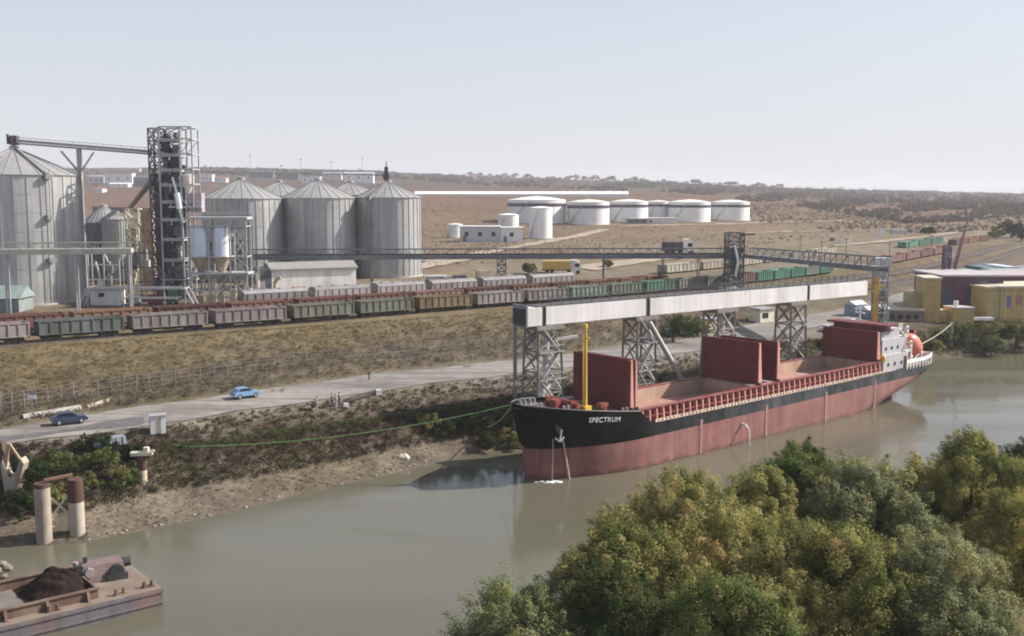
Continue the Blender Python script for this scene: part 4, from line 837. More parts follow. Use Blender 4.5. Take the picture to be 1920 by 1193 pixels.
def block(name, label, cat, px0, px1, py_base, py_top, depth, wall, roofm, rz=0., z0=None, over=.4, pitch=0., wins=0, door=True, group=None, winm=None):
    """a building standing where its front foot is seen on the ground"""
    a = hit(px0, py_base) if z0 is None else G(px0, py_base, z0); m = mpp(a); w = (px1 - px0) * m; h = A(px0, py_top, a.y).z - a.z
    t = thing(name, label, cat, a, rz, group); MB().box(w / 2, depth / 2, -1.5, w, depth, h + 1.5).build('wall', wall, t)
    b = MB()
    if pitch: b.prism([(-over, h + .003), (depth + over, h + .003), (depth / 2, h + pitch)], 'x', -over, w + over)
    else: b.box(w / 2, depth / 2, h + .003, w + 2 * over, depth + 2 * over, max(.2, .06 * h))
    b.build('roof', roofm, t)
    for k in range(wins):
        x = w * (k + .5) / wins; MB().box(x, -.03, h * .38, min(1.6, w / wins * .55), .07, h * .3).build('window', winm or mgls, t)
    if door: MB().box(w * .12 if wins != 1 else w * .2, -.03, 0, min(1.4, w * .2), .07, min(2.4, h * .6)).build('door', M('door grey', (.14, .14, .15), rough=.6), t)
    return t, w, h
mfw = M('facade white', (.78, .78, .76), rough=.6, var=.05, dirt=(.55, .5, .45), damt=.3)
mlg = M('facade grey', (.52, .53, .54), rough=.6, var=.06)
block('pump_house', 'flat white pump house with a dark door and windows between the small tanks', 'building', 862, 938, 454, 426, 9, mlg, mwht, wins=3)
block('pump_house', 'bright white block with one small window at the right end of the pump house', 'building', 939, 980, 454, 428, 9, mfw, mwht, wins=1)
block('tank_farm_office', 'low office with a wide dark roof in front of the third banded tank', 'building', 1178, 1212, 419, 411, 10, M('office dark', (.18, .18, .2), rough=.6), M('office roof', (.2, .2, .22), rough=.6), over=2, wins=3)
block('long_shelter', 'long low white shelter in front of the tanks', 'building', 1214, 1268, 418, 409, 8, mfw, mfw, over=1)
a_, c_ = hit(778, 366), hit(1178, 371); d = c_ - a_; L = d.length; t = thing('long_greenhouse', 'very long low white roofed shed along the hillside above the tanks', 'shed', a_, math.atan2(d.y, d.x)); m = mpp(a_); hh = 6.5 * m
b = MB(); b.prism([(0, -3), (hh * 2.4, -3), (hh * 2.4, hh), (hh * 1.6, hh), (0, .8)], 'x', 0, L); b.build('wall', mfw, t); b = MB(); b.prism([(-.3, .85), (-.3, 1.1), (hh * 1.6, hh + .3), (hh * 2.5, hh + .3), (hh * 2.5, hh + .05), (hh * 1.6, hh + .05)], 'x', -.5, L + .5); b.build('roof', M('roof white', (.85, .85, .84), rough=.5, var=.03), t)
# buildings on the ridge behind the silos
mrr = M('roof red', (.30, .12, .10), rough=.7, var=.15); mrd = M('roof slate', (.12, .125, .14), rough=.7, var=.1); mgn = M('roof green grey', (.34, .37, .34), rough=.7, var=.1)
rid = [(196, 248, 345, 326, mfw, mfw, 'long white warehouse on the ridge between the largest silo and the elevator tower'), (166, 195, 345, 331, mlg, mgn, 'pale low barn on the ridge left of the white warehouse'), (250, 284, 350, 333, mrd, mrd, 'dark slate roofed barn on the ridge next to the elevator tower'),
       (205, 240, 352, 345, mfw, mwht, 'low white garage below the long white warehouse'), (178, 192, 362, 354, mfw, mrr, 'tiny white hut on the brown slope left of the elevator tower'), (225, 262, 322, 316, mlg, mrr, 'low red roofed house on the far ridge line'),
       (378, 398, 342, 328, mfw, mfw, 'bright white house on the ridge right of the elevator tower'), (402, 424, 342, 334, mfw, mrr, 'white house with a red roof above the first silo'), (466, 512, 334, 322, mrd, mrd, 'dark barn with white gables above the silo roofs'),
       (518, 560, 336, 326, mrd, mgn, 'slate barn with a green grey roof on the ridge'), (566, 600, 344, 332, mfw, mfw, 'white shed seen between two silo peaks'), (606, 640, 336, 325, mlg, mgn, 'grey shed on the ridge above the middle silo'), (645, 700, 342, 325, mfw, M('arched pale', (.6, .62, .62), rough=.5), 'wide white hall on the ridge left of the right silo peak'),
       (704, 722, 352, 342, mfw, mrr, 'small white house behind the shoulder of the right silo'), (880, 892, 334, 329, mfw, mrr, 'tiny white house far along the ridge')]
for (x0, x1, pb, pt, wl, rf, lab) in rid: block('ridge_building', lab, 'building', x0, x1, pb, pt, 14, wl, rf, over=.8, pitch=1.6 if rf is not mfw else 0, wins=3, door=False, group='buildings on the ridge')
# light masts along the ridge
for i, (px, py) in enumerate(((386, 312), (470, 293), (528, 312), (565, 300), (622, 305), (680, 298))):
    p = hit(px, 348); hz_ = A(px, py, p.y).z - p.z; t = thing('light_mast', ['light mast just right of the elevator tower', 'tall light mast above the gap between the first two silo peaks', 'short light mast left of the middle silo peak', 'light mast over the middle silo peak', 'light mast between the middle and right silos', 'tall light mast left of the right silo peak'][i] + ' on the skyline', 'light mast', p, 0, 'light masts on the ridge')
    b = MB(); b.tube((0, 0, -1), (0, 0, hz_), .3, 6, .16); b.build('mast', mgry, t); b = MB(); b.box(0, 0, hz_, 2.4, 1.2, 1.3); b.box(-.9, -.7, hz_ + .1, .5, .3, .8); b.box(.9, -.7, hz_ + .1, .5, .3, .8); b.build('lamp_head', M('lamp head', (.2, .2, .21), rough=.5), t)

# clutter of the terminal yard
block('lineside_shed', 'pale teal roofed shed by the front train at the left edge', 'shed', -40, 36, 586, 560, 6, M('shed teal wall', (.22, .25, .24), rough=.7), M('shed teal roof', (.25, .31, .30), rough=.6), z0=10.9, pitch=2.2)
block('yard_shed', 'small white shed right of the foot of the right silo', 'shed', 797, 832, 531, 520, 5, mfw, mgl, z0=11.2)
block('yard_shed', 'cream low shed between the right silo and the covered hopper wagons', 'shed', 700, 776, 541, 532, 4, M('shed cream', (.62, .60, .56)), M('shed roof', (.27, .255, .24)), z0=11.1)
for (px, py, w_, h_, c_, lb) in ((862, 536, 3.4, 2.2, (.17, .13, .22), 'purple machine standing in the yard behind the hopper wagons'), (838, 534, 2.6, 1.8, (.34, .32, .33), 'grey machine left of the purple one in the yard'), (905, 524, 3.6, 2., (.38, .30, .25), 'tan machine right of the purple one in the yard'), (560, 552, 3., 1.5, (.40, .25, .20), 'salmon crate in front of the long low shed'), (596, 551, 3.4, 1.2, (.36, .22, .18), 'long salmon crate right of the first salmon crate by the shed')):
    p = G(px, py, 11.05); t = thing('yard_machine', lb, 'machine', p, R(20)); MB().box(0, 0, .25, w_, 1.8, h_, 0, (.9, .85)).build('housing', M('yard ' + lb[:9], c_, rough=.7, var=.2), t); b = MB(); b.tube((-w_ * .35, -.9, .3), (-w_ * .35, .9, .3), .3, 10); b.tube((w_ * .35, -.9, .3), (w_ * .35, .9, .3), .3, 10); b.build('skid_roller', mdk, t)
def rack_(lab, px0, px1, pyb, pyt, mat, seed, dep=3.):
    r_ = random.Random(seed); a = G(px0, pyb, 11.2); m = mpp(a); w_ = (px1 - px0) * m; hh = A(px0, pyt, a.y).z - 11.2; t = thing('pipe_rack', lab, 'pipe rack', a, 0, 'pipe racks of the terminal'); b = MB(); n = max(2, int(w_ / 2.6)); lv = max(3, int(hh / 2.8))
    for i in range(n + 1):
        for y in (0, dep): b.beam((w_ * i / n, y, 0), (w_ * i / n, y, hh * r_.uniform(.8, 1)), .2)
    for k in range(1, lv):
        for y in (0, dep): b.beam((0, y, hh * k / lv), (w_, y, hh * k / lv), .16)
        i = r_.randrange(n); b.beam((w_ * i / n, 0, hh * (k - 1) / lv), (w_ * (i + 1) / n, 0, hh * k / lv), .12)
    b.build('frame', mat, t)
    for k in range(5):
        x, z = r_.uniform(.1, .9) * w_, r_.uniform(.1, .55) * hh; b = MB(); s_ = r_.uniform(.9, 1.9); b.box(x, dep / 2, z, s_, s_, s_ * 1.4); b.tube((x, dep / 2, z + s_), (x + r_.uniform(-2, 2), dep / 2, min(hh, z + s_ + r_.uniform(2, 5))), .24, 8); b.build('machine', r_.choice([mdk, mdg, mdg, M('machine tan', (.36, .30, .22)), mlt]), t)
rack_('dark pipe rack full of machines between the small silos and the elevator tower', 232, 300, 556, 448, mds, 5)
rack_('pale pipe rack standing in front of the dark small silo', 168, 226, 552, 470, M('brace light', (.45, .45, .44)), 6, 2.)
rack_('dark low machine rack under the elevator tower', 300, 352, 563, 500, mds, 7, 2.)
rack_('dark rack of machines behind the two hopper bins', 384, 470, 548, 380, mbr, 8, 3.)
rack_('cream rack of pipes right of the hopper bins', 464, 482, 556, 500, M('cream steel', (.52, .48, .38)), 9, 2.)
# ================================================================= railway
TRK = [(-500, 688), (-100, 653), (0, 645), (230, 628), (530, 607), (880, 580), (980, 572), (1200, 555), (1380, 537), (1560, 515), (1700, 491), (1800, 470), (1920, 448), (2200, 428)]
def zt(px): return 10.75 - .7 * max(0, min(1, px / 1500))
base = [G(px, xi(px, TRK), zt(px)) for px in range(-500, 2201, 10)]
bp_ = np.array([p[:] for p in base])
ker = np.ones(21) / 21; pad = np.vstack([np.repeat(bp_[:1], 10, 0) + (bp_[0] - bp_[10]) * np.linspace(1, .1, 10)[:, None], bp_, np.repeat(bp_[-1:], 10, 0) + (bp_[-1] - bp_[-11]) * np.linspace(.1, 1, 10)[:, None]])
bp_ = np.stack([np.convolve(pad[:, k], ker, 'valid') for k in range(3)], 1)
def offset(P, o):
    T = unit(np.gradient(P, axis=0)); Nn = np.stack([-T[:, 1], T[:, 0], np.zeros(len(T))], 1); Q = P + unit(Nn) * o
    return Q
def at_px(P, px):
    d = P[:, 1] * CP - (P[:, 2] - H) * SP; pp = 960 + F * P[:, 0] / d; i = int(np.searchsorted(pp, px)); i = max(1, min(len(P) - 1, i)); f = (px - pp[i - 1]) / (pp[i] - pp[i - 1])
    return Vector(P[i - 1] + (P[i] - P[i - 1]) * f)
mbal = M('ballast', (.085, .072, .065), rough=.95, var=.25, scale=1.5, spec=.1); mrail = M('rail steel', (.16, .12, .10), rough=.45, metal=.6, var=.1)
def track(P, name='railway_track'):
    n = len(P); T = unit(np.gradient(P, axis=0)); Nn = unit(np.stack([-T[:, 1], T[:, 0], np.zeros(n)], 1)); V = []; Q = []
    for i in range(n):
        for o, z in ((-2.2, -.9), (-1.5, -.05), (1.5, -.05), (2.2, -.9)): q = P[i] + Nn[i] * o; V.append((q[0], q[1], q[2] + z))
    for i in range(n - 1):
        for k in range(3): a = 4 * i + k; Q.append((a, a + 1, a + 5, a + 4))
    t = struct(np_mesh(name, np.array(V), np.array(Q), mbal)); b = MB()
    for s in (-.76, .76):
        pts = [Vector(P[i] + Nn[i] * s) + Vector((0, 0, .04)) for i in range(0, n, 4)]
        for a, c in zip(pts, pts[1:]): b.beam(a, c, .09, .16)
    struct(b.build('rail', mrail, t))
rows = {}
for k, o in enumerate((0., 10.2, 20.5, 30.5)):
    P = offset(bp_, o); P[:, 2] += (0, .0, .15, .25)[k]; rows[k] = P; track(P)
for o in (-7.5, -13.0):
    P = offset(bp_, o)[185:]; P[:, 2] = np.array([gz(p[0], p[1], p[2]) for p in P]) + .35; track(P)
mbog = M('bogie dark', (.03, .028, .03), rough=.7, var=.2); mwheel = M('wheel steel', (.12, .11, .11), rough=.5, metal=.4)
def bogie(root, x):
    b = MB()
    for y in (-1., 1.): b.beam((x - 1.25, y, .55), (x + 1.25, y, .55), .22, .35); b.box(x, y, .4, .7, .25, .5)
    b.box(x, 0, .6, .5, 2., .45); bo = b.build('bogie', mbog, root)
    for dx in (-.95, .95):
        w = MB()
        for y in (-.78, .78): w.tube((x + dx, y - .07, .47), (x + dx, y + .07, .47), .47, 16)
        w.tube((x + dx, -.8, .47), (x + dx, .8, .47), .09, 8); w.build('wheel', mwheel, bo)
WL_ = 12.3
def gondola(mat):
    t = thing('open_wagon', 'x', 'railway wagon'); b = MB(); L, W, z0, z1 = WL_, 3.0, 1.2, 3.5
    for y in (-W / 2, W / 2): b.box(0, y, z0, L, .1, z1 - z0)
    for x in (-L / 2, L / 2): b.box(x, 0, z0, .1, W - .1, z1 - z0)
    b.box(0, 0, z0, L - .1, W - .1, .12)
    for y in (-W / 2 - .1, W / 2 + .1):
        for k in range(9): b.box(-L / 2 + .05 + (L - .1) * k / 8, y, z0 - .1, .2, .2, z1 - z0)
        b.box(0, y, z1 - .12, L + .1, .16, .16); b.box(0, y, z0 - .15, L, .14, .2)
    for x in (-L / 2 - .08, L / 2 + .08):
        for y in (-.9, 0, .9): b.box(x, y, z0, .14, .16, z1 - z0)
        b.box(x, 0, z1 - .12, .16, W, .16)
    b.build('body', mat, t); b = MB()
    b.box(0, 0, .85, L + .4, .5, .38); b.box(0, 0, .62, 5.2, 2.2, .4); b.box(-L / 2, 0, .85, .3, 2.8, .36); b.box(L / 2, 0, .85, .3, 2.8, .36); b.tube((-L / 2 - .7, 0, 1.), (-L / 2, 0, 1.), .16, 8); b.tube((L / 2, 0, 1.), (L / 2 + .7, 0, 1.), .16, 8)
    b.tube((-1, -.7, .75), (1.2, -.7, .75), .3, 8); b.build('underframe', mbog, t); bogie(t, -4.2); bogie(t, 4.2); return t
def hopper(mat):
    t = thing('hopper_wagon', 'x', 'railway wagon'); L, W = WL_, 3.1; b = MB()
    b.prism([(-L / 2 + 1.2, 1.3), (L / 2 - 1.2, 1.3), (L / 2, 2.6), (L / 2 - .25, 4.0), (-L / 2 + .25, 4.0), (-L / 2, 2.6)], 'y', -W / 2, W / 2)
    for y in (-W / 2 - .06, W / 2 + .06):
        for k in range(8): b.box(-L / 2 + .9 + (L - 1.8) * k / 7, y, 1.5, .12, .12, 2.4)
    b.build('body', mat, t); b = MB(); b.prism([(-W / 2 - .05, 3.95), (W / 2 + .05, 3.95), (W * .36, 4.45), (0, 4.65), (-W * .36, 4.45)], 'x', -L / 2 + .2, L / 2 - .2)
    for k in range(4): b.tube((-4.2 + 2.8 * k, 0, 4.5), (-4.2 + 2.8 * k, 0, 4.8), .4, 10)
    b.build('roof', M('hopper roof', (.23, .215, .225), rough=.6, var=.1, scale=.5, dirt=(.4, .36, .36), damt=.5), t); b = MB(); b.box(0, 0, .85, L + .4, .5, .38)
    for x in (-2.6, 0, 2.6): b.prism([(x - 1.1, 1.35), (x + 1.1, 1.35), (x + .35, .5), (x - .35, .5)], 'y', -1.2, 1.2)
    b.tube((-L / 2 - .7, 0, 1.), (L / 2 + .7, 0, 1.), .16, 8); b.build('underframe', mbog, t); bogie(t, -4.2); bogie(t, 4.2); return t
WC = {'lilac': (0.299, 0.255, 0.265), 'blue grey': (0.184, 0.207, 0.214), 'grey lilac': (0.258, 0.235, 0.241), 'green grey': (0.197, 0.204, 0.170), 'tan': (0.292, 0.218, 0.129), 'pale lilac': (0.340, 0.303, 0.306), 'grey': (0.245, 0.238, 0.238), 'sage green': (0.204, 0.245, 0.211), 'teal green': (0.116, 0.272, 0.211), 'red brown': (.19, .095, .08), 'orange brown': (.235, .135, .09), 'dusty pink': (.27, .165, .155), 'ivory': (0.394, 0.360, 0.306), 'rust': (.215, .115, .08)}
WC = {k: (c[0] * .84, c[1] * .84, c[2] * .82) for k, c in WC.items()}
wmats = {k: M('wagon ' + k, c, rough=.65, var=.12, scale=.5, streak=.14, dirt=(c[0] * .5 + .03, c[1] * .45 + .015, c[2] * .4 + .01), dscale=.3, damt=.75, spec=.25) for k, c in WC.items()}
for m_ in list(wmats.values()) + [M('hopper roof', (.23, .215, .225))]:      # every wagon weathers its own way
    nt = m_.node_tree; bs = next(n for n in nt.nodes if n.type == 'BSDF_PRINCIPLED'); src = bs.inputs['Base Color'].links[0].from_socket; oi = _n(nt, 'ShaderNodeObjectInfo'); mr = _n(nt, 'ShaderNodeMapRange'); mr.inputs['To Min'].default_value = .68; mr.inputs['To Max'].default_value = 1.2; nt.links.new(oi.outputs['Random'], mr.inputs[0])
    sc_ = _n(nt, 'ShaderNodeVectorMath', operation='SCALE'); nt.links.new(src, sc_.inputs[0]); nt.links.new(mr.outputs[0], sc_.inputs['Scale']); nt.links.new(sc_.outputs[0], bs.inputs['Base Color'])
PROTO = {}
def wagon(kind, color, P, pxa, pxb, label, group):
    a, c = at_px(P, pxa), at_px(P, pxb); d = c - a; key = (kind, color)
    if key not in PROTO: PROTO[key] = o = gondola(wmats[color]) if kind == 'g' else hopper(wmats[color])
    else: o = dup(PROTO[key])
    p = (a + c) / 2; o.location = (p.x, p.y, p.z + .1); o.rotation_euler = (0, -math.atan2(d.z, d.to_2d().length), math.atan2(d.y, d.x)); o.scale = ((d.length - .25) / (WL_ + 1.25), 1, .85)
    tag(o, label, 'railway wagon', group); return o
ORD = ['first', 'second', 'third', 'fourth', 'fifth', 'sixth', 'seventh', 'eighth', 'ninth', 'tenth', 'eleventh', 'twelfth', 'thirteenth', 'fourteenth', 'fifteenth', 'sixteenth', 'seventeenth', 'eighteenth', 'nineteenth', 'twentieth', 'twenty first', 'twenty second', 'twenty third', 'twenty fourth', 'twenty fifth', 'twenty sixth', 'twenty seventh', 'twenty eighth']
r1 = [-118, 60, 236, 391, 537, 662, 773, 881, 977, 1060, 1134, 1199, 1260, 1313, 1366, 1408, 1441, 1472, 1500, 1527, 1553]
c1 = ['lilac', 'blue grey', 'grey lilac', 'lilac', 'green grey', 'green grey', 'tan', 'pale lilac', 'pale lilac', 'sage green', 'sage green', 'teal green', 'grey', 'grey', 'dusty pink', 'teal green', 'teal green', 'teal green', 'sage green', 'teal green']
for i, col in enumerate(c1): wagon('g', col, rows[0], r1[i], r1[i + 1], f'{col} ribbed open wagon, {ORD[i]} from the left in the front train nearest the river', 'wagons of the front train')
r1b = [1660, 1690, 1717, 1742, 1764]
for i in range(4): wagon('g', 'dusty pink', rows[0], r1b[i], r1b[i + 1], f'far dusty pink open wagon right of the grey transfer tower, {ORD[i]} of four', 'far pink wagons')
r2 = [-210, -40, 127, 285, 422, 548, 663, 768, 865, 950, 1025, 1092, 1152, 1203, 1245]
c2 = ['red brown', 'red brown', 'orange brown', 'red brown', 'red brown', 'red brown', 'red brown', 'dusty pink', 'red brown', 'orange brown', 'orange brown', 'orange brown', 'rust', 'rust']
for i, col in enumerate(c2):
    if i: wagon('g', col, rows[1], r2[i], r2[i + 1], f'{col} open wagon, {ORD[i-1]} from the left in the second train behind the front one', 'wagons of the second train')
r3 = [443, 577, 695, 797, 893, 985, 1075]
for i in range(6): wagon('h', 'pale lilac', rows[2], r3[i], r3[i + 1], f'pale covered hopper wagon with a rounded roof, {ORD[i]} from the left in the third train', 'covered hopper wagons')
r4 = [1238, 1306, 1368, 1424, 1474, 1520, 1562]
for i in range(6): wagon('g', 'ivory', rows[3], r4[i], r4[i + 1], f'ivory ribbed open wagon under the dark bridge, {ORD[i]} from the left in the rear train', 'ivory wagons')
r5 = [1690, 1716, 1740, 1762]
for i in range(3): wagon('g', 'teal green', rows[2], r5[i], r5[i + 1], f'far teal green open wagon above the pink ones, {ORD[i]} of three', 'far teal wagons')
r6 = [1784, 1808, 1830, 1850]
for i in range(3): wagon('g', 'rust', rows[1], r6[i], r6[i + 1], f'far rust coloured open wagon right of the leaning crane jib, {ORD[i]} of three', 'far rust wagons')
# ================================================================= vehicles
def car(name, label, p, rz, paint, L=4.4, W=1.75):
    t = thing(name, label, 'car', p, rz); b = MB()
    b.prism([(-L / 2, .35), (L / 2, .35), (L / 2 + .02, .62), (L / 2 - .12, .78), (L * .22, .9), (-L * .4, .95), (-L / 2, .85)], 'y', -W / 2, W / 2)
    b.build('body', paint, t); b = MB(); b.prism([(L * .22, .9), (L * .06, 1.36), (-L * .2, 1.4), (-L * .34, 1.3), (-L * .42, .94)], 'y', -W / 2 + .1, W / 2 - .1); b.build('cabin', paint, t)
    b = MB()
    for s in (-1, 1): b.prism([(L * .18, .96), (L * .06, 1.3), (-L * .19, 1.33), (-L * .3, 1.26), (-L * .36, .98)], 'y', s * (W / 2 - .095) - .012, s * (W / 2 - .095) + .012)
    b.beam((L * .205, 0, .98), (L * .085, 0, 1.31), W - .4, .04); b.build('window_glass', mgls, t)
    for x in (-L * .31, L * .31):
        for y in (-W / 2 + .08, W / 2 - .08):
            w = MB().tube((x, y - .1, .32), (x, y + .1, .32), .32, 14).build('wheel', M('tyre', (.02, .02, .02), rough=.8, var=0), t); MB().tube((x, y - .115, .32), (x, y + .115, .32), .19, 10).build('rim', M('rim', (.5, .5, .5), rough=.35, metal=.6, var=0), w)
    for y in (-W / 2 + .3, W / 2 - .3): MB().box(L / 2 - .02, y, .6, .08, .32, .14).build('headlight', mwht, t)
    MB().box(L / 2 - .02, 0, .36, .1, W - .1, .14).box(-L / 2, 0, .36, .1, W - .1, .14).build('bumper', M('bumper pale', (.45, .45, .46), rough=.4), t)
    return t
rz_road = lambda px: (lambda a, c: math.atan2((c - a).y, (c - a).x))(G(px - 60, xi(px - 60, R4A), 6.), G(px + 60, xi(px + 60, R4A), 6.))
p = G(130, 796, 6.12); car('parked_car', 'dark navy car parked on the road beside the long concrete pipe', p + Vector((0, 0, gz(p.x, p.y) - p.z + .08)), rz_road(130), M('car navy', (.04, .055, .10), rough=.25, var=.05, spec=.5), 3.9, 1.6)
p = G(460, 747, 6.12); car('parked_car', 'light blue car standing on the pale road', p + Vector((0, 0, gz(p.x, p.y) - p.z + .08)), rz_road(460), M('car light blue', (.18, .31, .50), rough=.25, var=.05, spec=.5), 3.6, 1.55)
p = hit(1556, 622); car('parked_car', 'pale car parked behind the last raised hatch cover', p + Vector((0, 0, .08)), R(38), M('car silver', (.5, .52, .55), rough=.3, var=.05), 4.5)
def truck(label, px, py, rz, box, cab, sc=1., trailer=(9.5, 2.5, 2.8)):
    p = hit(px, py); t = thing('lorry', label, 'lorry', p + Vector((0, 0, .1)), rz); L, W, hh = trailer
    b = MB(); b.box(-L / 2 - .6, 0, 1.15, L, W, hh); b.build('trailer', box, t); b = MB(); b.box(-L / 2 + .4, 0, .85, L + 2.6, 1.0, .28); b.build('chassis', mbog, t)
    b = MB(); b.prism([(-.5, .7), (2.1, .7), (2.2, 1.6), (1.75, 2.9), (.9, 3.5), (-.5, 3.55)], 'y', -1.2, 1.2); b.build('cab', cab, t)
    b = MB(); b.beam((2.17, 0, 1.75), (1.83, 0, 2.75), 2., .06)
    for s in (-1, 1): b.box(1.05, s * 1.2, 1.8, 1.1, .05, .85)
    b.build('window_glass', mgls, t)
    for x in (1.3, -1.0, -L + .6, -L + 1.9):
        for y in (-1.05, 1.05): MB().tube((x, y - .15, .5), (x, y + .15, .5), .5, 14).build('wheel', M('tyre', (.02, .02, .02), rough=.8, var=0), t)
    t.scale = (sc, sc, sc); return t
truck('yellow box lorry with a white cab in the yard below the dark bridge', 1074, 514, R(-2), M('trailer yellow', (.62, .42, .12), rough=.6, var=.08, streak=.1), mwht, 1.06, (7.2, 2.5, 2.2))
truck('white cab lorry with a dark trailer standing above the dark bridge', 1284, 478, R(-4), M('trailer dark', (.06, .063, .07), rough=.7, var=.1), M('cab cream', (.82, .80, .74), rough=.45, var=.04), 1.5, (4.6, 2.5, 1.7))
# roadside kiosk
p = G(296, 804, 6.0); t = thing('roadside_kiosk', 'small white metal kiosk at the edge of the road above the scrub', 'kiosk', (p.x, p.y, gz(p.x, p.y)), R(22)); MB().box(0, 0, 0, 1.7, 1.5, 2.05).build('wall', mwht, t); MB().box(0, 0, 2.053, 1.9, 1.7, .1).build('roof', mgl, t)
MB().box(.15, -.77, .1, .35, .05, 1.8).build('door', M('door tan', (.4, .33, .25), rough=.6), t); MB().box(-.87, 0, .9, .05, .8, .8).build('window', mgls, t)
# pipe lying by the road, second shorter one, sign
a, c = G(42, 790, 6.2), G(150, 772, 6.2); za = gz(a.x, a.y); t = MB(); n = 16; d = (c - a).normalized()
b = MB(); b.tube(a + Vector((0, 0, .4)), c + Vector((0, 0, .45)), .42, 16); o = b.build('concrete_pipe', mcon); tag(o, 'long pale concrete pipe lying along the road behind the navy car', 'pipe'); MB().tube(a + Vector((0, 0, .4)) - d * .02, a + Vector((0, 0, .4)) + d * .02, .33, 14).build('bore', mdk, o)
a, c = G(163, 769, 6.2), G(204, 757, 6.3); tag(MB().tube(a + Vector((0, 0, .3)), c + Vector((0, 0, .4)), .33, 12).build('timber_log', M('log tan', (.42, .34, .25), rough=.8, var=.2, scale=2)), 'tan log lying behind the navy car at the foot of the slope', 'log')
p = hit(61, 768); t = thing('road_sign', 'small white board on a thin post among the scrub', 'sign', p, R(10)); hz_ = max(1.2, A(61, 741, p.y).z - p.z); MB().beam((0, 0, 0), (0, 0, hz_), .07).build('post', mgl, t); MB().box(0, -.06, hz_ - .5, .95, .05, .5).build('board', mwht, t)
# fence along the foot of the slope
FL = [(-60, 783), (40, 771), (150, 752), (250, 738), (330, 727), (420, 713), (520, 697), (620, 687), (760, 672), (880, 658), (980, 648)]
fp = []
for k in range(44):
    px = -60 + 1040 * (k / 43) ** 1.06; w = G(px, xi(px, FL), 6.8); fp.append(on(w.x, w.y))
t = thing('wire_fence', 'long wire fence on thin pale posts at the foot of the grass slope', 'fence', fp[0]); b0 = None; rel = [q - fp[0] for q in fp]
for q in rel:
    if b0 is None: b0 = MB().box(0, 0, -.3, .085, .085, 2.6).build('post', M('post pale', (.25, .23, .21), rough=.8, var=.15), t); b0.location = q
    else: o = b0.copy(); COL.objects.link(o); o.parent = t; o.location = q; o.rotation_euler = (rnd.uniform(-.06, .06), rnd.uniform(-.06, .06), 0)
b = MB()
for z in (.5, 1.1, 1.7, 2.15):
    for q, r_ in zip(rel, rel[1:]): b.beam(q + Vector((0, 0, z)), r_ + Vector((0, 0, z)), .018)
b.build('wire', M('wire', (.3, .29, .28), rough=.6), t)
# ================================================================= people
def skin(name, verts, edges, rad, mat, parent, sub=1):
    me = bpy.data.meshes.new(name); me.from_pydata(verts, edges, []); me.update(); o = bpy.data.objects.new(name, me); COL.objects.link(o); o.parent = parent
    md = o.modifiers.new('skin', 'SKIN'); md.use_smooth_shade = True
    if not me.skin_vertices: 
        bpy.context.view_layer.update()
    for i, r in enumerate(rad): me.skin_vertices[0].data[i].radius = (r, r) if not isinstance(r, tuple) else r
    me.skin_vertices[0].data[0].use_root = True
    s = o.modifiers.new('sub', 'SUBSURF'); s.levels = s.render_levels = sub; me.materials.append(mat); return o
mskin = M('skin', (.42, .26, .19), rough=.6, var=0); mhair = M('hair dark', (.03, .022, .018), rough=.7, var=0)
def person(label, p, rz, top, leg, pose='stand', group=None):
    t = thing('person', label, 'person', p, rz, group); c = pose == 'crouch'; dz = -.42 if c else 0.
    hip, nk = (0, 0, .93 + dz), ((.02, 0, 1.45 + dz) if not c else (.22, 0, .95)); ch = tuple(hip[i] * .35 + nk[i] * .65 for i in range(3)); hd = (nk[0] + (.03 if not c else .08), 0, nk[2] + .2)
    st = .14 if pose == 'walk' else 0.
    def leg_(s): return [(0, .1 * s, hip[2] - .06), (.06 + st * s if not c else .36, .11 * s, .5 if not c else .5), (st * s * 1.2 - .02 if not c else .06, .12 * s, .08), (st * s * 1.2 + .14 if not c else .22, .13 * s, .04)]
    def arm_(s): sh = (nk[0], .2 * s, nk[2] - .05); return [sh, (sh[0] + (.02 if not c else .15), .25 * s, sh[2] - .28), (sh[0] + .1 * (1 + s * (pose == 'walk')) + (.2 if c else 0), .24 * s, sh[2] - .52)]
    V = [hip, ch, nk, (hd[0], 0, hd[2] - .06), (hd[0], 0, hd[2] + .06)]; E_ = [(0, 1), (1, 2), (2, 3), (3, 4)]; rd_ = [.13, .15, .06, .085, .08]
    for s in (-1, 1):
        o = len(V); V += leg_(s); E_ += [(0, o), (o, o + 1), (o + 1, o + 2), (o + 2, o + 3)]; rd_ += [.085, .06, .04, .035]
        o = len(V); V += arm_(s); E_ += [(1, o), (o, o + 1), (o + 1, o + 2)]; rd_ += [.06, .04, .03]
    skin('body', V, E_, rd_, mskin, t)
    V = [hip, ch, (nk[0], nk[1], nk[2] - .04)]; E_ = [(0, 1), (1, 2)]; rd_ = [(.17, .13), (.2, .15), .09]
    for s in (-1, 1): o = len(V); a = arm_(s); a[2] = tuple(a[1][i] * .2 + a[2][i] * .8 for i in range(3)); V += a; E_ += [(1, o), (o, o + 1), (o + 1, o + 2)]; rd_ += [.085, .06, .05]
    skin('jacket', V, E_, rd_, top, t)
    V = [(hip[0], hip[1], hip[2] + .02)]; E_ = []; rd_ = [.155]
    for s in (-1, 1): o = len(V); l = leg_(s)[:3]; V += l; E_ += [(0, o), (o, o + 1), (o + 1, o + 2)]; rd_ += [.11, .085, .065]
    skin('trousers', V, E_, rd_, leg, t)
    MB().ball((hd[0] - .015, 0, hd[2] + .065), .1, 10, 6).build('hair', mhair, t)
    return t
cl = lambda n, c: M('cloth ' + n, c, rough=.85, var=.08)
def gp(px, py): q = G(px, py, 6.1); return on(q.x, q.y, .09)
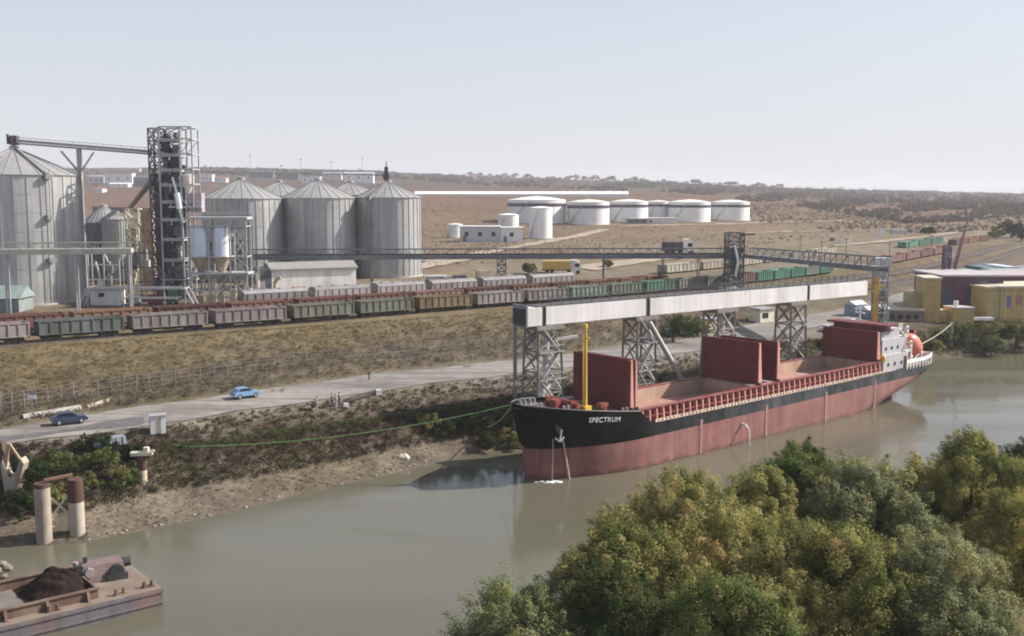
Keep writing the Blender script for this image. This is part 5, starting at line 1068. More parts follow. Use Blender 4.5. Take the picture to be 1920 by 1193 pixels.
person('person in dark trousers and brown top crouching at the road edge', gp(585, 760), R(20), cl('brown', (.12, .08, .06)), cl('dark', (.03, .03, .035)), 'crouch')
person('person in pale clothes standing beside the crouching one', gp(594, 761), R(200), cl('pale', (.5, .45, .42)), cl('beige', (.40, .35, .30)))
person('person in navy clothes at the left of the group by the road', gp(622, 756), R(0), cl('navy', (.03, .04, .08)), cl('dark', (.03, .03, .035)))
person('person in a cream top and pale trousers in the middle of the group', gp(629, 757), R(90), cl('cream', (.6, .55, .38)), cl('light grey', (.5, .5, .52)))
person('person in black with dark hair at the right of the group', gp(637, 754), R(170), cl('black', (.025, .022, .03)), cl('slate', (.08, .09, .12)))
person('person in grey clothes walking alone at the far edge of the road', gp(692, 715), R(40), cl('grey', (.16, .13, .13)), cl('grey2', (.14, .12, .12)), 'walk')
a, c = gp(643, 752), gp(706, 737); t = thing('steel_mast', 'dark steel mast section lying on the roadside, pale block under its right end', 'mast', a); d = c - a; b = MB()
for (y, z) in ((-.25, .15), (.25, .15), (0, .55)): b.beam((0, y, z), d + Vector((0, y, z)), .12)
for k in range(10): q = d * (k / 10); r_ = d * ((k + 1) / 10); b.beam(q + Vector((0, -.25, .15)), r_ + Vector((0, 0, .55)), .08); b.beam(q + Vector((0, 0, .55)), r_ + Vector((0, .25, .15)), .08)
b.build('lattice', M('mast maroon', (.07, .045, .055), rough=.7), t)
p = gp(710, 738); tag(MB().box(0, 0, 0, .8, .6, .75, .3, (.85, .85)).build('concrete_block', mwht), 'white block at the right end of the steel mast', 'block').location = p
p = gp(648, 755); tag(MB().box(0, 0, 0, .9, .7, .55, .5, (.7, .7)).build('grey_sack', M('sack grey', (.42, .38, .40), rough=.9), None, True), 'pale grey sack on the ground beside the person in black', 'sack').location = p
# ================================================================= piles, broken jetty and barge on the left
mpl = M('pile concrete', (.36, .315, .26), rough=.85, var=.15, scale=.8, streak=.2, dirt=(.20, .12, .09), dscale=.45, damt=.65); mrs = M('pile rust', (.085, .042, .036), rough=.8, var=.2, scale=1.2)
pa, pc = G(84, 1018, 0.), G(146, 1008, 0.)
for q, hh, lb in ((pa, A(84, 906, pa.y).z, 'left of two round concrete piles at the water edge'), (pc, A(146, 898, pc.y).z, 'right of two round concrete piles, its top stained dark with rust')):
    t = thing('mooring_pile', lb, 'pile', (q.x, q.y, 0), 0, 'mooring piles'); MB().lathe([(.72, -2.5), (.72, hh * (.62 if 'right of' in lb else .93))], 24, cap=True).build('shaft', mpl, t, True)
    MB().lathe([(.735, hh * .62 if 'right of' in lb else hh * .93), (.735, hh - .01), (.3, hh)], 24).build('rusty_sleeve', mrs, t, True)
t = thing('cross_bracing', 'thin timber beam and crossed braces tying the two concrete piles together', 'bracing', (pa.x, pa.y, 0)); d = Vector((pc.x - pa.x, pc.y - pa.y, 0)); dn = d.normalized()
b = MB(); b.beam(dn * .2 + Vector((0, 0, 6.05)), d - dn * .2 + Vector((0, 0, 6.25)), .35, .22); b.build('beam', M('beam rust', (.20, .12, .08), rough=.8, var=.2), t)
b = MB(); e0_, e1_ = dn * .74, d - dn * .74
for (za, zb) in ((4.3, 2.5), (2.5, 4.3)): b.beam(e0_ + Vector((0, 0, za)), e1_ + Vector((0, 0, zb)), .16)
b.beam(e0_ + Vector((0, 0, 2.2)), e1_ + Vector((0, 0, 2.2)), .2); b.beam(e0_ + Vector((0, 0, 1.5)), e1_ + Vector((0, 0, 1.5)), .16); b.build('brace', M('brace cream', (.5, .44, .33), rough=.8), t)
q = hit(268, 906); m = mpp(q); hh = A(268, 850, q.y).z - q.z; t = thing('mooring_pile', 'single rusty pile with a broken timber cap among the bushes', 'pile', q, 0, 'mooring piles')
MB().lathe([(.48, -1), (.46, hh * .45)], 16).build('shaft', M('pile pale', (.55, .46, .36), rough=.8, var=.25, scale=1.5), t); MB().lathe([(.5, hh * .45), (.52, hh - .2)], 16).build('rusty_sleeve', mrs, t)
b = MB(); b.box(0, 0, hh - .2, 2.2, .9, .35, .2); b.box(.5, 0, hh + .15, .5, .5, .5); b.beam((-1.2, 0, hh), (1.3, .1, hh + .25), .22); b.build('timber_cap', M('timber pale', (.55, .50, .42), rough=.85, var=.2), t)
q = hit(30, 925); m = mpp(q); t = thing('broken_jetty', 'broken concrete jetty frame with a leaning timber tripod at the left edge', 'jetty frame', q); b = MB(); X3 = lambda px: (px - 30) * m; Z3 = lambda py: A(30, py, q.y).z - q.z
b.prism([(X3(8), Z3(868)), (X3(14), Z3(930)), (X3(32), Z3(930)), (X3(52), Z3(868)), (X3(46), Z3(858)), (X3(32), Z3(892)), (X3(20), Z3(890)), (X3(12), Z3(862))], 'y', -.5, .7); b.build('concrete_yoke', mpl, t)
b = MB(); b.beam((X3(13), 0, Z3(880)), (X3(21), 0, Z3(832)), .28); b.beam((X3(46), 0, Z3(870)), (X3(22), 0, Z3(832)), .22); b.beam((X3(30), 2, Z3(880)), (X3(21), .1, Z3(834)), .22); b.build('timber_tripod', M('timber brown', (.36, .26, .17), rough=.85, var=.2), t)
b = MB(); b.box(X3(0), .6, Z3(900), .9, 1.2, Z3(830) - Z3(900)); b.build('post', M('post brown', (.10, .07, .06), rough=.85), t)
q = hit(205, 836); t = thing('steel_pontoon', 'small blue grey steel pontoon on the bank above the green bushes', 'pontoon', q + Vector((0, 0, .1)), rz_road(205)); b = MB(); b.box(0, 0, 0, 3.6, 1.4, .9, 0, (.92, .85)); b.build('hull', M('pontoon blue', (.24, .26, .30), rough=.6, var=.2), t); b = MB(); [b.beam((x, -.72, .1), (x, -.62, .9), .12) for x in (-1.4, -.7, 0, .7, 1.4)]; b.build('rib', M('rib pale', (.36, .36, .38), rough=.6), t)
# barge: local +x = toward its bow at the right, local +y = away
Bn = G(306, 1138, 0.); bA = R(39.5); barge = thing('river_barge', 'rusty open river barge at the lower left corner with a dark heap aboard', 'barge', (Bn.x, Bn.y, 0), bA)
mbg = M('barge steel', (.125, .115, .125), rough=.7, var=.15, scale=.6, streak=.2, dirt=(.24, .13, .09), dscale=.35, damt=.75); mbr_ = M('barge rust', (.115, .068, .052), rough=.8, var=.25, scale=.8, dirt=(.27, .20, .15), dscale=.5, damt=.6); mbd = M('barge deck', (.20, .16, .125), rough=.85, var=.2, scale=.8, dirt=(.15, .09, .07), dscale=.4, damt=.6)
Wb, Zb = 8.6, 1.5
b = MB(); b.box(-20, Wb / 2, -1.2, 40, Wb, 1.2 + Zb - .003); b.box(-20, -.04, Zb - .28, 40.1, .1, .2); b.box(-20, -.04, .35, 40.1, .1, .14); b.build('hull', mbg, barge)
hx1, hx0, hy0, hy1 = -4.7, -39, 1.15, Wb - 1.15
b = MB(); b.box(-2.35, Wb / 2, Zb, 4.7, Wb, .06); b.box((hx0 + hx1) / 2, .57, Zb, hx1 - hx0, 1.14, .06); b.box((hx0 + hx1) / 2, Wb - .57, Zb, hx1 - hx0, 1.14, .06); b.build('deck', mbd, barge)
b = MB(); cx = (hx0 + hx1) / 2
for y in (hy0, hy1): b.box(cx, y, Zb + .06, hx1 - hx0, .14, .75); b.box(cx, y, Zb + .81, hx1 - hx0 + .3, .4, .1)
b.box(hx1, Wb / 2, Zb + .06, .14, hy1 - hy0 - .15, .75); co = b.build('hold_coaming', mbr_, barge)
for k in range(10):
    MB().prism([(-.5, 0), (0, 0), (0, .74), (-.15, .74)], 'x', -.1, .1).build('stay', mbr_, co).location = (hx1 - .8 - 3.0 * k, hy0 - .075, Zb + .065)
MB().add([(hx0, hy0 + .08, Zb + .08), (hx1 - .08, hy0 + .08, Zb + .08), (hx1 - .08, hy1 - .08, Zb + .08), (hx0, hy1 - .08, Zb + .08)], [(0, 1, 2, 3)]).build('hold_floor', M('hold floor', (.15, .13, .115), rough=.85, var=.25, scale=.4, dirt=(.14, .11, .10), dscale=.3, damt=.7), barge)
V = []; Qh = []; nx, ny = 40, 26
for i in range(nx + 1):
    for j in range(ny + 1):
        x, y = -9.4 + 4.6 * i / nx, hy0 + .3 + (hy1 - hy0 - .6) * j / ny; u, v = (x + 6.7) / 2.5, (y - Wb * .56) / 2.9; z = (1.75 + .35 * math.sin(x * 2.1) * math.sin(y * 1.7) + .2 * math.sin(x * 5 + y * 4)) * max(0, 1 - abs(u) ** 1.4) * max(0, 1 - abs(v) ** 1.6) + .1 * rnd.random(); V.append((x, y, Zb + .09 + z))
for i in range(nx):
    for j in range(ny): a = i * (ny + 1) + j; Qh.append((a, a + ny + 1, a + ny + 2, a + 1))
o = np_mesh('ore_heap', np.array(V), np.array(Qh), M('ore dark', (.022, .014, .012), rough=.95, var=.4, scale=2., spec=.1)); o.location = barge.location; o.rotation_euler = (0, 0, bA); tag(o, 'dark brown heap of loose cargo in the hold of the barge', 'cargo heap')
t = thing('deck_winch', 'rusty pink winch house with dark openings on the foredeck of the barge', 'winch', Vector((Bn.x, Bn.y, Zb + .065)) + Matrix.Rotation(bA, 3, 'Z') @ Vector((-2.9, 5.6, 0)), bA + R(-8)); b = MB(); b.box(0, 0, 0, 3.6, 2.4, 1.35, 0, (.86, .7)); b.build('housing', M('winch pink', (.16, .12, .115), rough=.75, var=.15, scale=1., dirt=(.22, .14, .12), dscale=.6), t)
MB().box(-1.9, -.5, .2, .5, .9, 1.3).build('side_box', mdk, t); MB().tube((1.0, -1.35, .7), (1.0, -.9, .7), .55, 12).box(1., -1.2, 0, 1.6, .5, .5).build('drum', mdk, t); MB().tube((1.6, .2, .9), (2.3, .2, .9), .4, 10).build('capstan', mdk, t); MB().box(-1.2, .3, 1.2, .3, .3, .6).build('vent', mdk, t); b = MB(); b.tube((-2.0, -.2, 0), (-2.0, -.2, 1.7), .22, 8); b.tube((-1.1, -.9, .9), (-1.1, -1.25, .9), .38, 10); b.build('post', M('winch pale', (.3, .25, .24), rough=.7), t)
for (x, y) in ((-.8, 1.0), (-.9, 7.2), (-3.1, .8), (-8.2, .6), (-14, .6), (-19.5, .6)):
    b = MB(); b.tube((x - .3, y, Zb + .06), (x - .3, y, Zb + .55), .14, 10); b.tube((x + .3, y, Zb + .06), (x + .3, y, Zb + .55), .14, 10); b.box(x, y, Zb + .06, 1., .4, .08); b.build('bollard', mbr_, barge)
# ================================================================= yellow and purple buildings on the right
mye = M('render yellow', (.50, .35, .13), rough=.7, var=.12, scale=.5, streak=.12, dirt=(.42, .30, .16), dscale=.3); mpr = M('painted purple', (.085, .05, .07), rough=.65, var=.25, scale=.25, dirt=(.06, .085, .14), dscale=.15, damt=.8); mcr = M('coping cream', (.52, .46, .36), rough=.7, var=.08)
ZR = 5.2
def bl2(name, label, px0, px1, py_base, py_top, depth, wall, rz, roofm=None, over=.2, th=.35, cat='building', z0=ZR):
    a = G(px0, py_base, z0); m = mpp(a); w = (px1 - px0) * m / max(.5, math.cos(rz)); h = A(px0, py_top, a.y).z - z0; t = thing(name, label, cat, a, rz)
    MB().box(w / 2, depth / 2, -2, w, depth, h + 2).build('wall', wall, t); MB().box(w / 2, depth / 2, h + .003, w + 2 * over, depth + 2 * over, th).build('roof', roofm or mcr, t); return t, w, h, depth
t, w, h, dp = bl2('stair_tower', 'tall narrow yellow tower block with a stepped wing at its left', 1731, 1760, 601, 524, 8.5, mye, R(-8))
for k in range(4): MB().box(w * .55, -.03, 1 + k * h / 4.6, .5, .07, .8).build('window', M('window tan', (.45, .28, .12), rough=.5), t)
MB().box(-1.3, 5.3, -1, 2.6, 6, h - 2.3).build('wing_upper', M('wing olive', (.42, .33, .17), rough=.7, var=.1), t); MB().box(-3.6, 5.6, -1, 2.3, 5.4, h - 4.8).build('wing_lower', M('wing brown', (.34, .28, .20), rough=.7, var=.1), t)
t, w, h, dp = bl2('low_annex', 'low dark walled annex with a pale flat roof left of the yellow tower', 1664, 1728, 602, 583, 7, M('annex brown', (.22, .17, .15), rough=.7, var=.12), R(-4), None, .4, .4)
for k in range(4): MB().box(w * (k + .6) / 4.4, -.03, .5, .9, .06, .9).build('window', mgls, t)
t, w, h, dp = bl2('container_hall', 'large purple and blue panelled hall between the yellow tower and the yellow warehouse', 1766, 1880, 592, 519, 16, mpr, R(2), M('roof lilac', (.42, .38, .40), rough=.6), .5, .4)
for k, cc in enumerate(((.05, .07, .13), (.13, .05, .085), (.07, .06, .12), (.14, .14, .16), (.16, .05, .08))): MB().box(w * (k + .5) / 5.2, -.04, .4 + (k % 2) * h * .3, w / 6.5, .08, h * .55).build('panel', M(f'hall panel {k}', cc, rough=.6, var=.2), t)
t, w, h, dp = bl2('red_roof_hall', 'long hall with a dark red roof behind the yellow warehouse', 1842, 2010, 560, 520, 18, M('hall maroon', (.15, .035, .045), rough=.6, var=.15), R(2), M('roof mauve', (.40, .33, .33), rough=.6), .5, .5, z0=5.6)
t, w, h, dp = bl2('yellow_warehouse', 'yellow warehouse with a pale flat roof and a blue door at the right edge', 1874, 1990, 598, 541, 11.5, mye, R(9), None, .5, .5)
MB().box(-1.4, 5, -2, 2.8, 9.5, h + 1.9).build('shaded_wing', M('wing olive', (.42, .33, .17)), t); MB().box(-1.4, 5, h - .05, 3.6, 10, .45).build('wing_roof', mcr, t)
MB().box(w * .14, -.04, h * .38, 1.3, .08, h * .36).build('door', M('door blue', (.16, .18, .34), rough=.5), t); MB().box(w * .34, -.04, h * .45, 2.4, .08, h * .32).build('shutter', M('shutter rose', (.38, .19, .15), rough=.6), t)
for k in range(6): MB().box(w * (.04 + .05 + .155 * k), -.06, 0, .22, .1, h).build('pilaster', M('pilaster cream', (.70, .53, .27), rough=.7), t)
t, w, h, dp = bl2('yellow_shed', 'small low yellow shed in front of the purple hall', 1786, 1826, 603, 579, 4.5, mye, R(2), M('roof lilac', (.42, .38, .40)), .2, .25); MB().tube((w * .32, 2, h), (w * .32, 2, h + 1.5), .5, 12).build('vent', mwht, t); MB().box(w * .7, -.03, .3, .7, .06, 1.4).build('door', M('door tan', (.4, .33, .25)), t)
p = G(1842, 600, ZR); tag(MB().box(0, 0, 0, 4.4, 2, .6, .05, (.95, .9)).build('flat_boat_cover', mwht), 'low white slab lying between the yellow shed and the yellow warehouse', 'slab').location = p
t, w, h, dp = bl2('yellow_hut', 'tiny pale yellow hut beside the foot of the yellow tower', 1762, 1778, 601, 583, 3, M('hut sand', (.50, .38, .18), rough=.7), R(0), mcr, .15, .2)
for (x0, x1, pb, pt, c_, lb) in ((1850, 1905, 520, 503, (.09, .15, .15), 'dark teal roofed shed behind the halls at the right edge'), (1832, 1876, 522, 513, (.25, .31, .30), 'pale teal roofed shed left of the dark teal one'), (1882, 1960, 528, 510, (.30, .36, .36), 'pale teal roofed hall cut by the right edge'), (1886, 1900, 520, 500, (.55, .62, .66), 'narrow pale tank house among the teal roofs')):
    bl2('teal_shed', lb, x0, x1, pb, pt + (pb - pt) * .3, 12, M('shed wall ' + lb[:9], (.4, .42, .4), rough=.6), R(3), M('teal ' + lb[:9], c_, rough=.5, var=.12), .8, 1.0, z0=7.)
p = G(1873, 526, 7.); tag(MB().box(0, 0, 0, 4.2, 4, 1.7).build('salmon_cabin', M('cabin salmon', (.58, .40, .27), rough=.7)), 'small salmon coloured cabin in front of the teal sheds', 'cabin').location = p
# leaning crane jib with its tower
p = G(1772, 552, 8.); t = thing('jib_crane', 'dark dockside crane with a long thin leaning jib', 'crane', p); hh = A(1772, 462, p.y).z - 8.; b = MB(); b.lattice(0, 0, 0, hh, 1.5, 1.5, 7, .26, .16); b.build('mast', M('crane purple', (.13, .10, .16), rough=.6), t)
b = MB(); b.box(.4, 0, hh * .35, 2.2, 2., 2.2); b.build('cab', mwht, t); MB().box(.9, 0, hh * .75, 1.2, 1.2, 1.4).build('counterweight', mwht, t)
q0_, q1_ = Vector((1.0, .4, hh * .2)), A(1815, 412, p.y + 2) - p; b = MB()
for (y, z) in ((-.5, 0), (.5, 0), (0, .8)): b.tube(q0_ + Vector((z, y, 0)), q1_, .2, 6, .16)
for k in range(12): f = k / 12; w_ = 1 - f; a = q0_.lerp(q1_, f); c = q0_.lerp(q1_, f + 1 / 12); b.beam(a + Vector((0, -.5 * w_, 0)), c + Vector((.8 * w_, 0, 0)), .1); b.beam(a + Vector((.8 * w_, 0, 0)), c + Vector((0, .5 * w_, 0)), .1)
b.build('jib', M('jib rust', (.22, .12, .13), rough=.6), t); b = MB(); b.beam(q1_, (0, 0, hh), .07); b.build('stay_cable', mds, t)
# small things out on the plain
for (px, py, wpx, hpx, lb) in ((1651, 446, 9, 17, 'tall white box cabinet on the plain'), (1590, 458, 10, 11, 'white box beside a pole on the plain'), (1574, 458, 7, 7, 'small grey box left of the white box on the plain'), (1685, 438, 26, 6, 'long low pale shelter on the plain right of the tall cabinet'), (1800, 408, 28, 5, 'pale low shed far off under the purple hillside'), (1560, 452, 7, 6, 'dark little hut on the plain')):
    q = hit(px, py); m = mpp(q); t = thing('field_cabinet', lb, 'cabinet', q); mm = mfw if 'white' in lb else (mrd if 'dark' in lb else mlg); MB().box(0, 0, -.3, wpx * m, wpx * m * .8 if wpx < 20 else 5, hpx * m + .3).build('body', mm, t); MB().box(0, 0, hpx * m, wpx * m * 1.06, wpx * m * .85 if wpx < 20 else 5.4, .18).build('roof', mgl, t)
# lineside poles
for i, (px, py, top) in enumerate(((1586, 482, 446), (1703, 486, 452), (1667, 490, 455), (1540, 492, 452), (1500, 470, 440), (1745, 478, 440))):
    q = hit(px, py); hz_ = A(px, top, q.y).z - q.z; t = thing('line_pole', ['pole beside the white box on the plain', 'dark pole above the far teal wagons', 'thin pole right of the grey transfer tower', 'pole behind the truss bridge, halfway along it', 'pole on the plain above the truss bridge', 'pole left of the leaning crane'][i], 'pole', q, 0, 'poles along the railway'); MB().tube((0, 0, -.5), (0, 0, hz_), .17, 6, .12).build('post', M('pole brown', (.18, .15, .14), rough=.8), t); MB().beam((-.9, 0, hz_ - .5), (.9, 0, hz_ - .5), .14).build('crossarm', M('pole brown', (.18, .15, .14)), t)
q = hit(1428, 604); t = thing('weigh_hut', 'small cream hut with a dark window between two trestles', 'hut', q, R(35)); MB().box(0, 0, -.5, 4.2, 3, 3.3).build('wall', M('hut cream', (.66, .62, .48), rough=.7), t); MB().box(0, 0, 2.803, 4.8, 3.6, .25).build('roof', mgl, t); MB().box(-.6, -1.52, 1., 1.8, .06, 1.1).build('window', mgls, t)
q = hit(1330, 622); t = thing('tan_kiosk', 'small tan kiosk left of the third trestle', 'kiosk', q, R(35)); MB().box(0, 0, -.5, 3, 2.6, 3.).build('wall', M('kiosk tan', (.50, .40, .30), rough=.7), t); MB().box(0, 0, 2.503, 3.4, 3., .2).build('roof', mgl, t)
for i, (px, py, cc) in enumerate(((1252, 630, (.10, .11, .14)), (1276, 627, (.16, .16, .20)), (1300, 623, (.08, .08, .10)))):
    q = hit(px, py); car('parked_car', ['dark grey car parked first in the line under the dark tree', 'mid grey car parked second in the line under the dark tree', 'black car parked last in the line under the dark tree'][i], q + Vector((0, 0, .06)), R(100), M(f'car dark {i}', cc, rough=.3, var=.05))
# mooring post and line at the stern, bank stones
q = hit(1783, 646); t = thing('mooring_post', 'pale concrete mooring post on the bank beyond the stern', 'mooring post', q); hh = A(1783, 608, q.y).z - q.z; MB().lathe([(.4, -1), (.36, hh), (.5, hh + .05), (.5, hh + .3)], 14).build('shaft', mpl, t)
a = S(85.5, 1.5, 6.2); c = q + Vector((0, 0, hh + .1)); b = MB(); pts = []
for k in range(13): f = k / 12; w_ = a.lerp(c, f); pts.append(w_ - Vector((0, 0, 1.0 * 4 * f * (1 - f)))); 
b.path(pts, .09, 6); tag(b.build('mooring_line', M('rope tan', (.42, .36, .27), rough=.9)), 'tan mooring line running from the stern to the post on the bank', 'rope')
a = S(-1.2, .8, 8.9); c = hit(325, 838); b = MB(); pts = [a.lerp(c, k / 24) - Vector((0, 0, 1.2 * 4 * (k / 24) * (1 - k / 24))) for k in range(25)]; pts = [Vector((q.x, q.y, max(q.z, gz(q.x, q.y, -9) + .25))) for q in pts]; b.path(pts, .065, 6); tag(b.build('mooring_line', M('rope green', (.13, .26, .08), rough=.8)), 'long thin green mooring line from the bow across the bank to the left', 'rope')
a = S(-1.2, 1.2, 8.7); c = hit(905, 800); b = MB(); pts = [a.lerp(c, k / 12) - Vector((0, 0, 3.2 * (k / 12) * (1 - k / 12))) for k in range(13)]; b.path(pts, .07, 6); tag(b.build('mooring_line', M('rope tan', (.42, .36, .27))), 'slack mooring line from the bow down to the scrub on the bank', 'rope')
def stone(name, label, px, py, r, sq=(1.2, .9, .6), mat=None, group=None, z=None):
    q = hit(px, py) if z is None else G(px, py, z); b = MB(); b.ball((0, 0, 0), r, 9, 6, sq); b.v = [(x * rnd.uniform(.85, 1.15), y * rnd.uniform(.85, 1.15), w_ * rnd.uniform(.85, 1.15)) for x, y, w_ in b.v]
    o = tag(b.build(name, mat or M('stone', (.22, .185, .15), rough=.95, var=.2, scale=1.5)), label, 'stone', group); o.location = q; o.rotation_euler = (0, 0, rnd.uniform(0, 3)); return o
stone('white_boulder', 'pale cream boulder on the tip of the mud spit near the bow', 757, 858, .75, mat=M('boulder cream', (.62, .57, .48), rough=.9))
for k in range(46):
    px = rnd.uniform(165, 830); stone('shore_stone', 'small brown stone lying along the muddy water edge', px, xi(px, WL) - rnd.uniform(1, 10), rnd.uniform(.1, .3), group='stones along the water edge')
b = MB()
for k in range(26): q = G(rnd.uniform(-60, 18), rnd.uniform(1064, 1092), 0.); b.ball((q.x, q.y, rnd.uniform(-.1, .9)), rnd.uniform(.2, .55), 7, 5, (1.3, 1, .7))
tag(b.build('rubble_mound', M('rubble pale', (.19, .17, .145), rough=.95, var=.25, scale=1.)), 'mound of pale rubble in the water behind the barge at the left edge', 'rubble')
# ================================================================= vegetation
LM = leaf_mat(); mbk = M('bark', (.10, .08, .06), rough=.9, var=.25, scale=2.)
GREEN = [((.085, .12, .036), 2.5), ((.14, .175, .06), 3), ((.20, .225, .08), 2.5), ((.28, .26, .10), 1.5)]
OLIVE = [((0.116, 0.135, 0.044), 2), ((0.209, 0.216, 0.074), 2.5), ((0.319, 0.292, 0.110), 3), ((0.407, 0.340, 0.131), 2), ((0.363, 0.270, 0.105), .5)]
GREY = [((.105, .13, .06), 1.5), ((.185, .21, .10), 3), ((.26, .275, .145), 3), ((.34, .31, .14), 1.4)]
GOLD = [((.12, .145, .05), 2), ((.22, .225, .075), 2.5), ((.34, .305, .105), 3), ((.42, .345, .115), 2), ((.36, .26, .10), .4)]
DARK = [((.035, .055, .022), 3), ((.06, .085, .032), 2), ((.10, .105, .04), 1)]
def shell(rg, e, n, lo=.62, up=.15):
    c, r = np.array(e[0]), np.array(e[1]); d = rg.normal(size=(n * 3, 3)); d = unit(d); d = d[d[:, 2] > -.55][:n]
    rr = lo + (1.06 - lo) * rg.random((len(d), 1)) ** .7; lump = 1 + .16 * np.sin(d[:, :1] * 5 + c[0]) * np.sin(d[:, 1:2] * 5 + c[1]) + .1 * np.sin(d[:, 2:] * 9 + c[2])
    return c + d * r * rr * lump, np.repeat(c[None], len(d), 0)
def tree(label, px, py_top, wpx, Y, pal, seed, base_z=2.6, group='trees on the near bank', nclump=150, nleaf=330, leaf=.17, cr=.8, sq=1., name='riverside_tree', lobes=7, parts=True, droop=0.):
    rg = np.random.default_rng(seed); top = A(px, py_top, Y); m = mpp(top); W = wpx * m / 2; hz_ = top.z - base_z; ch = min(hz_ * .86, W * 2.0 * sq); c = np.array([0, 0, hz_ - ch * .5])
    ell = [(c, (W * .72, W * .72, ch * .42))]
    for k in range(lobes):
        a = 2 * math.pi * (k + rg.random() * .7) / lobes; zz = c[2] + ch * rg.uniform(-.28, .27); w = rg.uniform(.5, .72) * (1 - .5 * max(0, (zz - c[2]) / ch)); rr = W * rg.uniform(.30, .46)
        ell.append((np.array([W * w * math.cos(a), W * w * math.sin(a), zz]), (rr, rr, rr * rg.uniform(.8, 1.15))))
    ell.append((np.array([rg.uniform(-.15, .15) * W, 0, hz_ - ch * .17]), (W * .4, W * .4, ch * .17)))
    P, K = [], []
    ar = np.array([e[1][0] * e[1][2] for e in ell]); ar = ar / ar.sum()
    for e, f in zip(ell, ar):
        p, k = shell(rg, e, max(4, int(nclump * f))); P.append(p); K.append(k)
    P = np.concatenate(P); K = np.concatenate(K); keep = P[:, 2] > .8; P, K = P[keep], K[keep]
    rad = cr * (.5 + .75 * rg.random(len(P)) ** 1.4); col = pick(rg, pal, len(P), P + np.array([top.x, top.y, 0]), .38)
    V, Q, Cc, N = leaves(rg, P, rad, nleaf, leaf, col, K, squash=1.25, nb=.68, jit=.13)
    # loose sprays that break the outline
    ns = int(len(P) * .5); i = rg.integers(0, len(P), ns); out = unit(P[i] - K[i] + np.array([0, 0, .5])); 
    V2, Q2, C2, N2 = leaves(rg, P[i] + out * (rad[i][:, None] * 1.1), rad[i] * .5, nleaf // 5, leaf * .9, col[i] * 1.05, K[i])
    V = np.concatenate([V, V2]); Q = np.concatenate([Q, Q2 + len(Cc)]); Cc = np.concatenate([Cc, C2]); N = np.concatenate([N, N2])
    if not parts:
        o = np_mesh(name, V, Q, LM, Cc, N); o.location = (top.x, top.y, base_z); return tag(o, label, 'tree', group)
    t = thing(name, label, 'tree', (top.x, top.y, base_z), 0, group); np_mesh('crown', V, Q, LM, Cc, N, t)
    b = MB(); tz = hz_ * .3; b.tube((0, 0, -1), (.1, 0, tz), .05 * W + .1, 10, .035 * W + .08)
    for e in ell[1:]:
        mid = Vector(e[0]) * .5 + Vector((0, 0, tz * .6)); b.tube((.1, 0, tz * .9), mid, .03 * W + .05, 7, .02 * W + .03); b.tube(mid, Vector(e[0]), .02 * W + .03, 6, .02)
        for q in range(3): b.tube(Vector(e[0]) * .9 + mid * .1, Vector(e[0]) + Vector((rg.uniform(-1, 1) * e[1][0], rg.uniform(-1, 1) * e[1][0], rg.uniform(.2, 1) * e[1][2])), .035, 5, .012)
    b.build('trunk', mbk, t); b = MB()
    for q in range(34):      # bare twigs standing out of the crown
        i = int(rg.integers(0, len(P))); o = unit((P[i] - K[i])[None] + np.array([[0, 0, .9]]) + .35 * rg.normal(size=(1, 3)))[0]; a = P[i] - o * .3; L_ = rad[i] + rg.uniform(.3, 1.1); e = a + o * L_ + rg.normal(size=3) * .12
        b.tube(a, e, .022, 4, .008); m_ = a + (e - a) * .55; b.tube(m_, m_ + (o + .7 * rg.normal(size=3)) * L_ * .4, .013, 4, .006)
    b.build('twigs', M('twig', (.17, .13, .09), rough=.9), t); return t
near = [
 ('broad yellow olive tree left of centre in the grove, deep shade under its crown', 1300, 884, 360, 68, OLIVE, 11, .8),
 ('low olive tree forming the left end of the grove over the water', 1165, 985, 230, 64, OLIVE, 23, .95),
 ('dark green round topped tree rising highest in the middle of the grove', 1500, 836, 200, 86, GREEN, 12, 1.1),
 ('grey green willow like tree in the middle of the grove', 1630, 862, 260, 77, GREY, 13, 1.2),
 ('tall golden yellow tree near the right edge of the photo', 1830, 815, 215, 80, GOLD, 14, 1.5),
 ('dark green tree cut by the right edge of the photo', 1930, 838, 140, 90, DARK, 15, 1.2),
 ('low green tree at the lower left of the grove, beside the open water', 985, 1122, 330, 60, GREEN[1:] + GREY[1:3], 16, .9),
 ('yellowish green low tree at the bottom of the photo in front of the deep shade', 1360, 1085, 330, 55, GREEN[:3] + OLIVE[1:4], 17, .9),
 ('olive and green tree at the bottom right in front of the grey green one', 1560, 990, 330, 62, OLIVE, 18, 1.1),
 ('grey green loose tree in the bottom right corner', 1760, 1010, 340, 61, GREY, 19, 1.1),
 ('golden olive tree between the yellow olive tree and the dark green round one', 1425, 885, 230, 75, OLIVE, 20, 1.2),
 ('small yellow green tree between the grey green and the tall golden trees', 1725, 866, 160, 84, GOLD, 21, 1.2),
 ('golden green tree below the dark tree at the right edge', 1905, 925, 230, 70, GOLD, 22, 1.3),
 ('dark shaded shrubby tree under the left end of the grove', 1165, 1085, 210, 58, DARK, 25, .9),  # added shrub, dark leaf colours stand for the deep shade below the crowns
 ('young green tree filling the hollow behind the golden olive tree', 1570, 880, 180, 82, GREEN, 24, 1.2),
]
for (lab, px, py, w, Y, pal, sd, sq) in near: tree(lab, px, py, w, Y, pal, sd, sq=sq, nclump=int(330 * (w / 250) ** 1.2) + 110, nleaf=300, leaf=.145 if Y > 70 else .125, cr=.68)
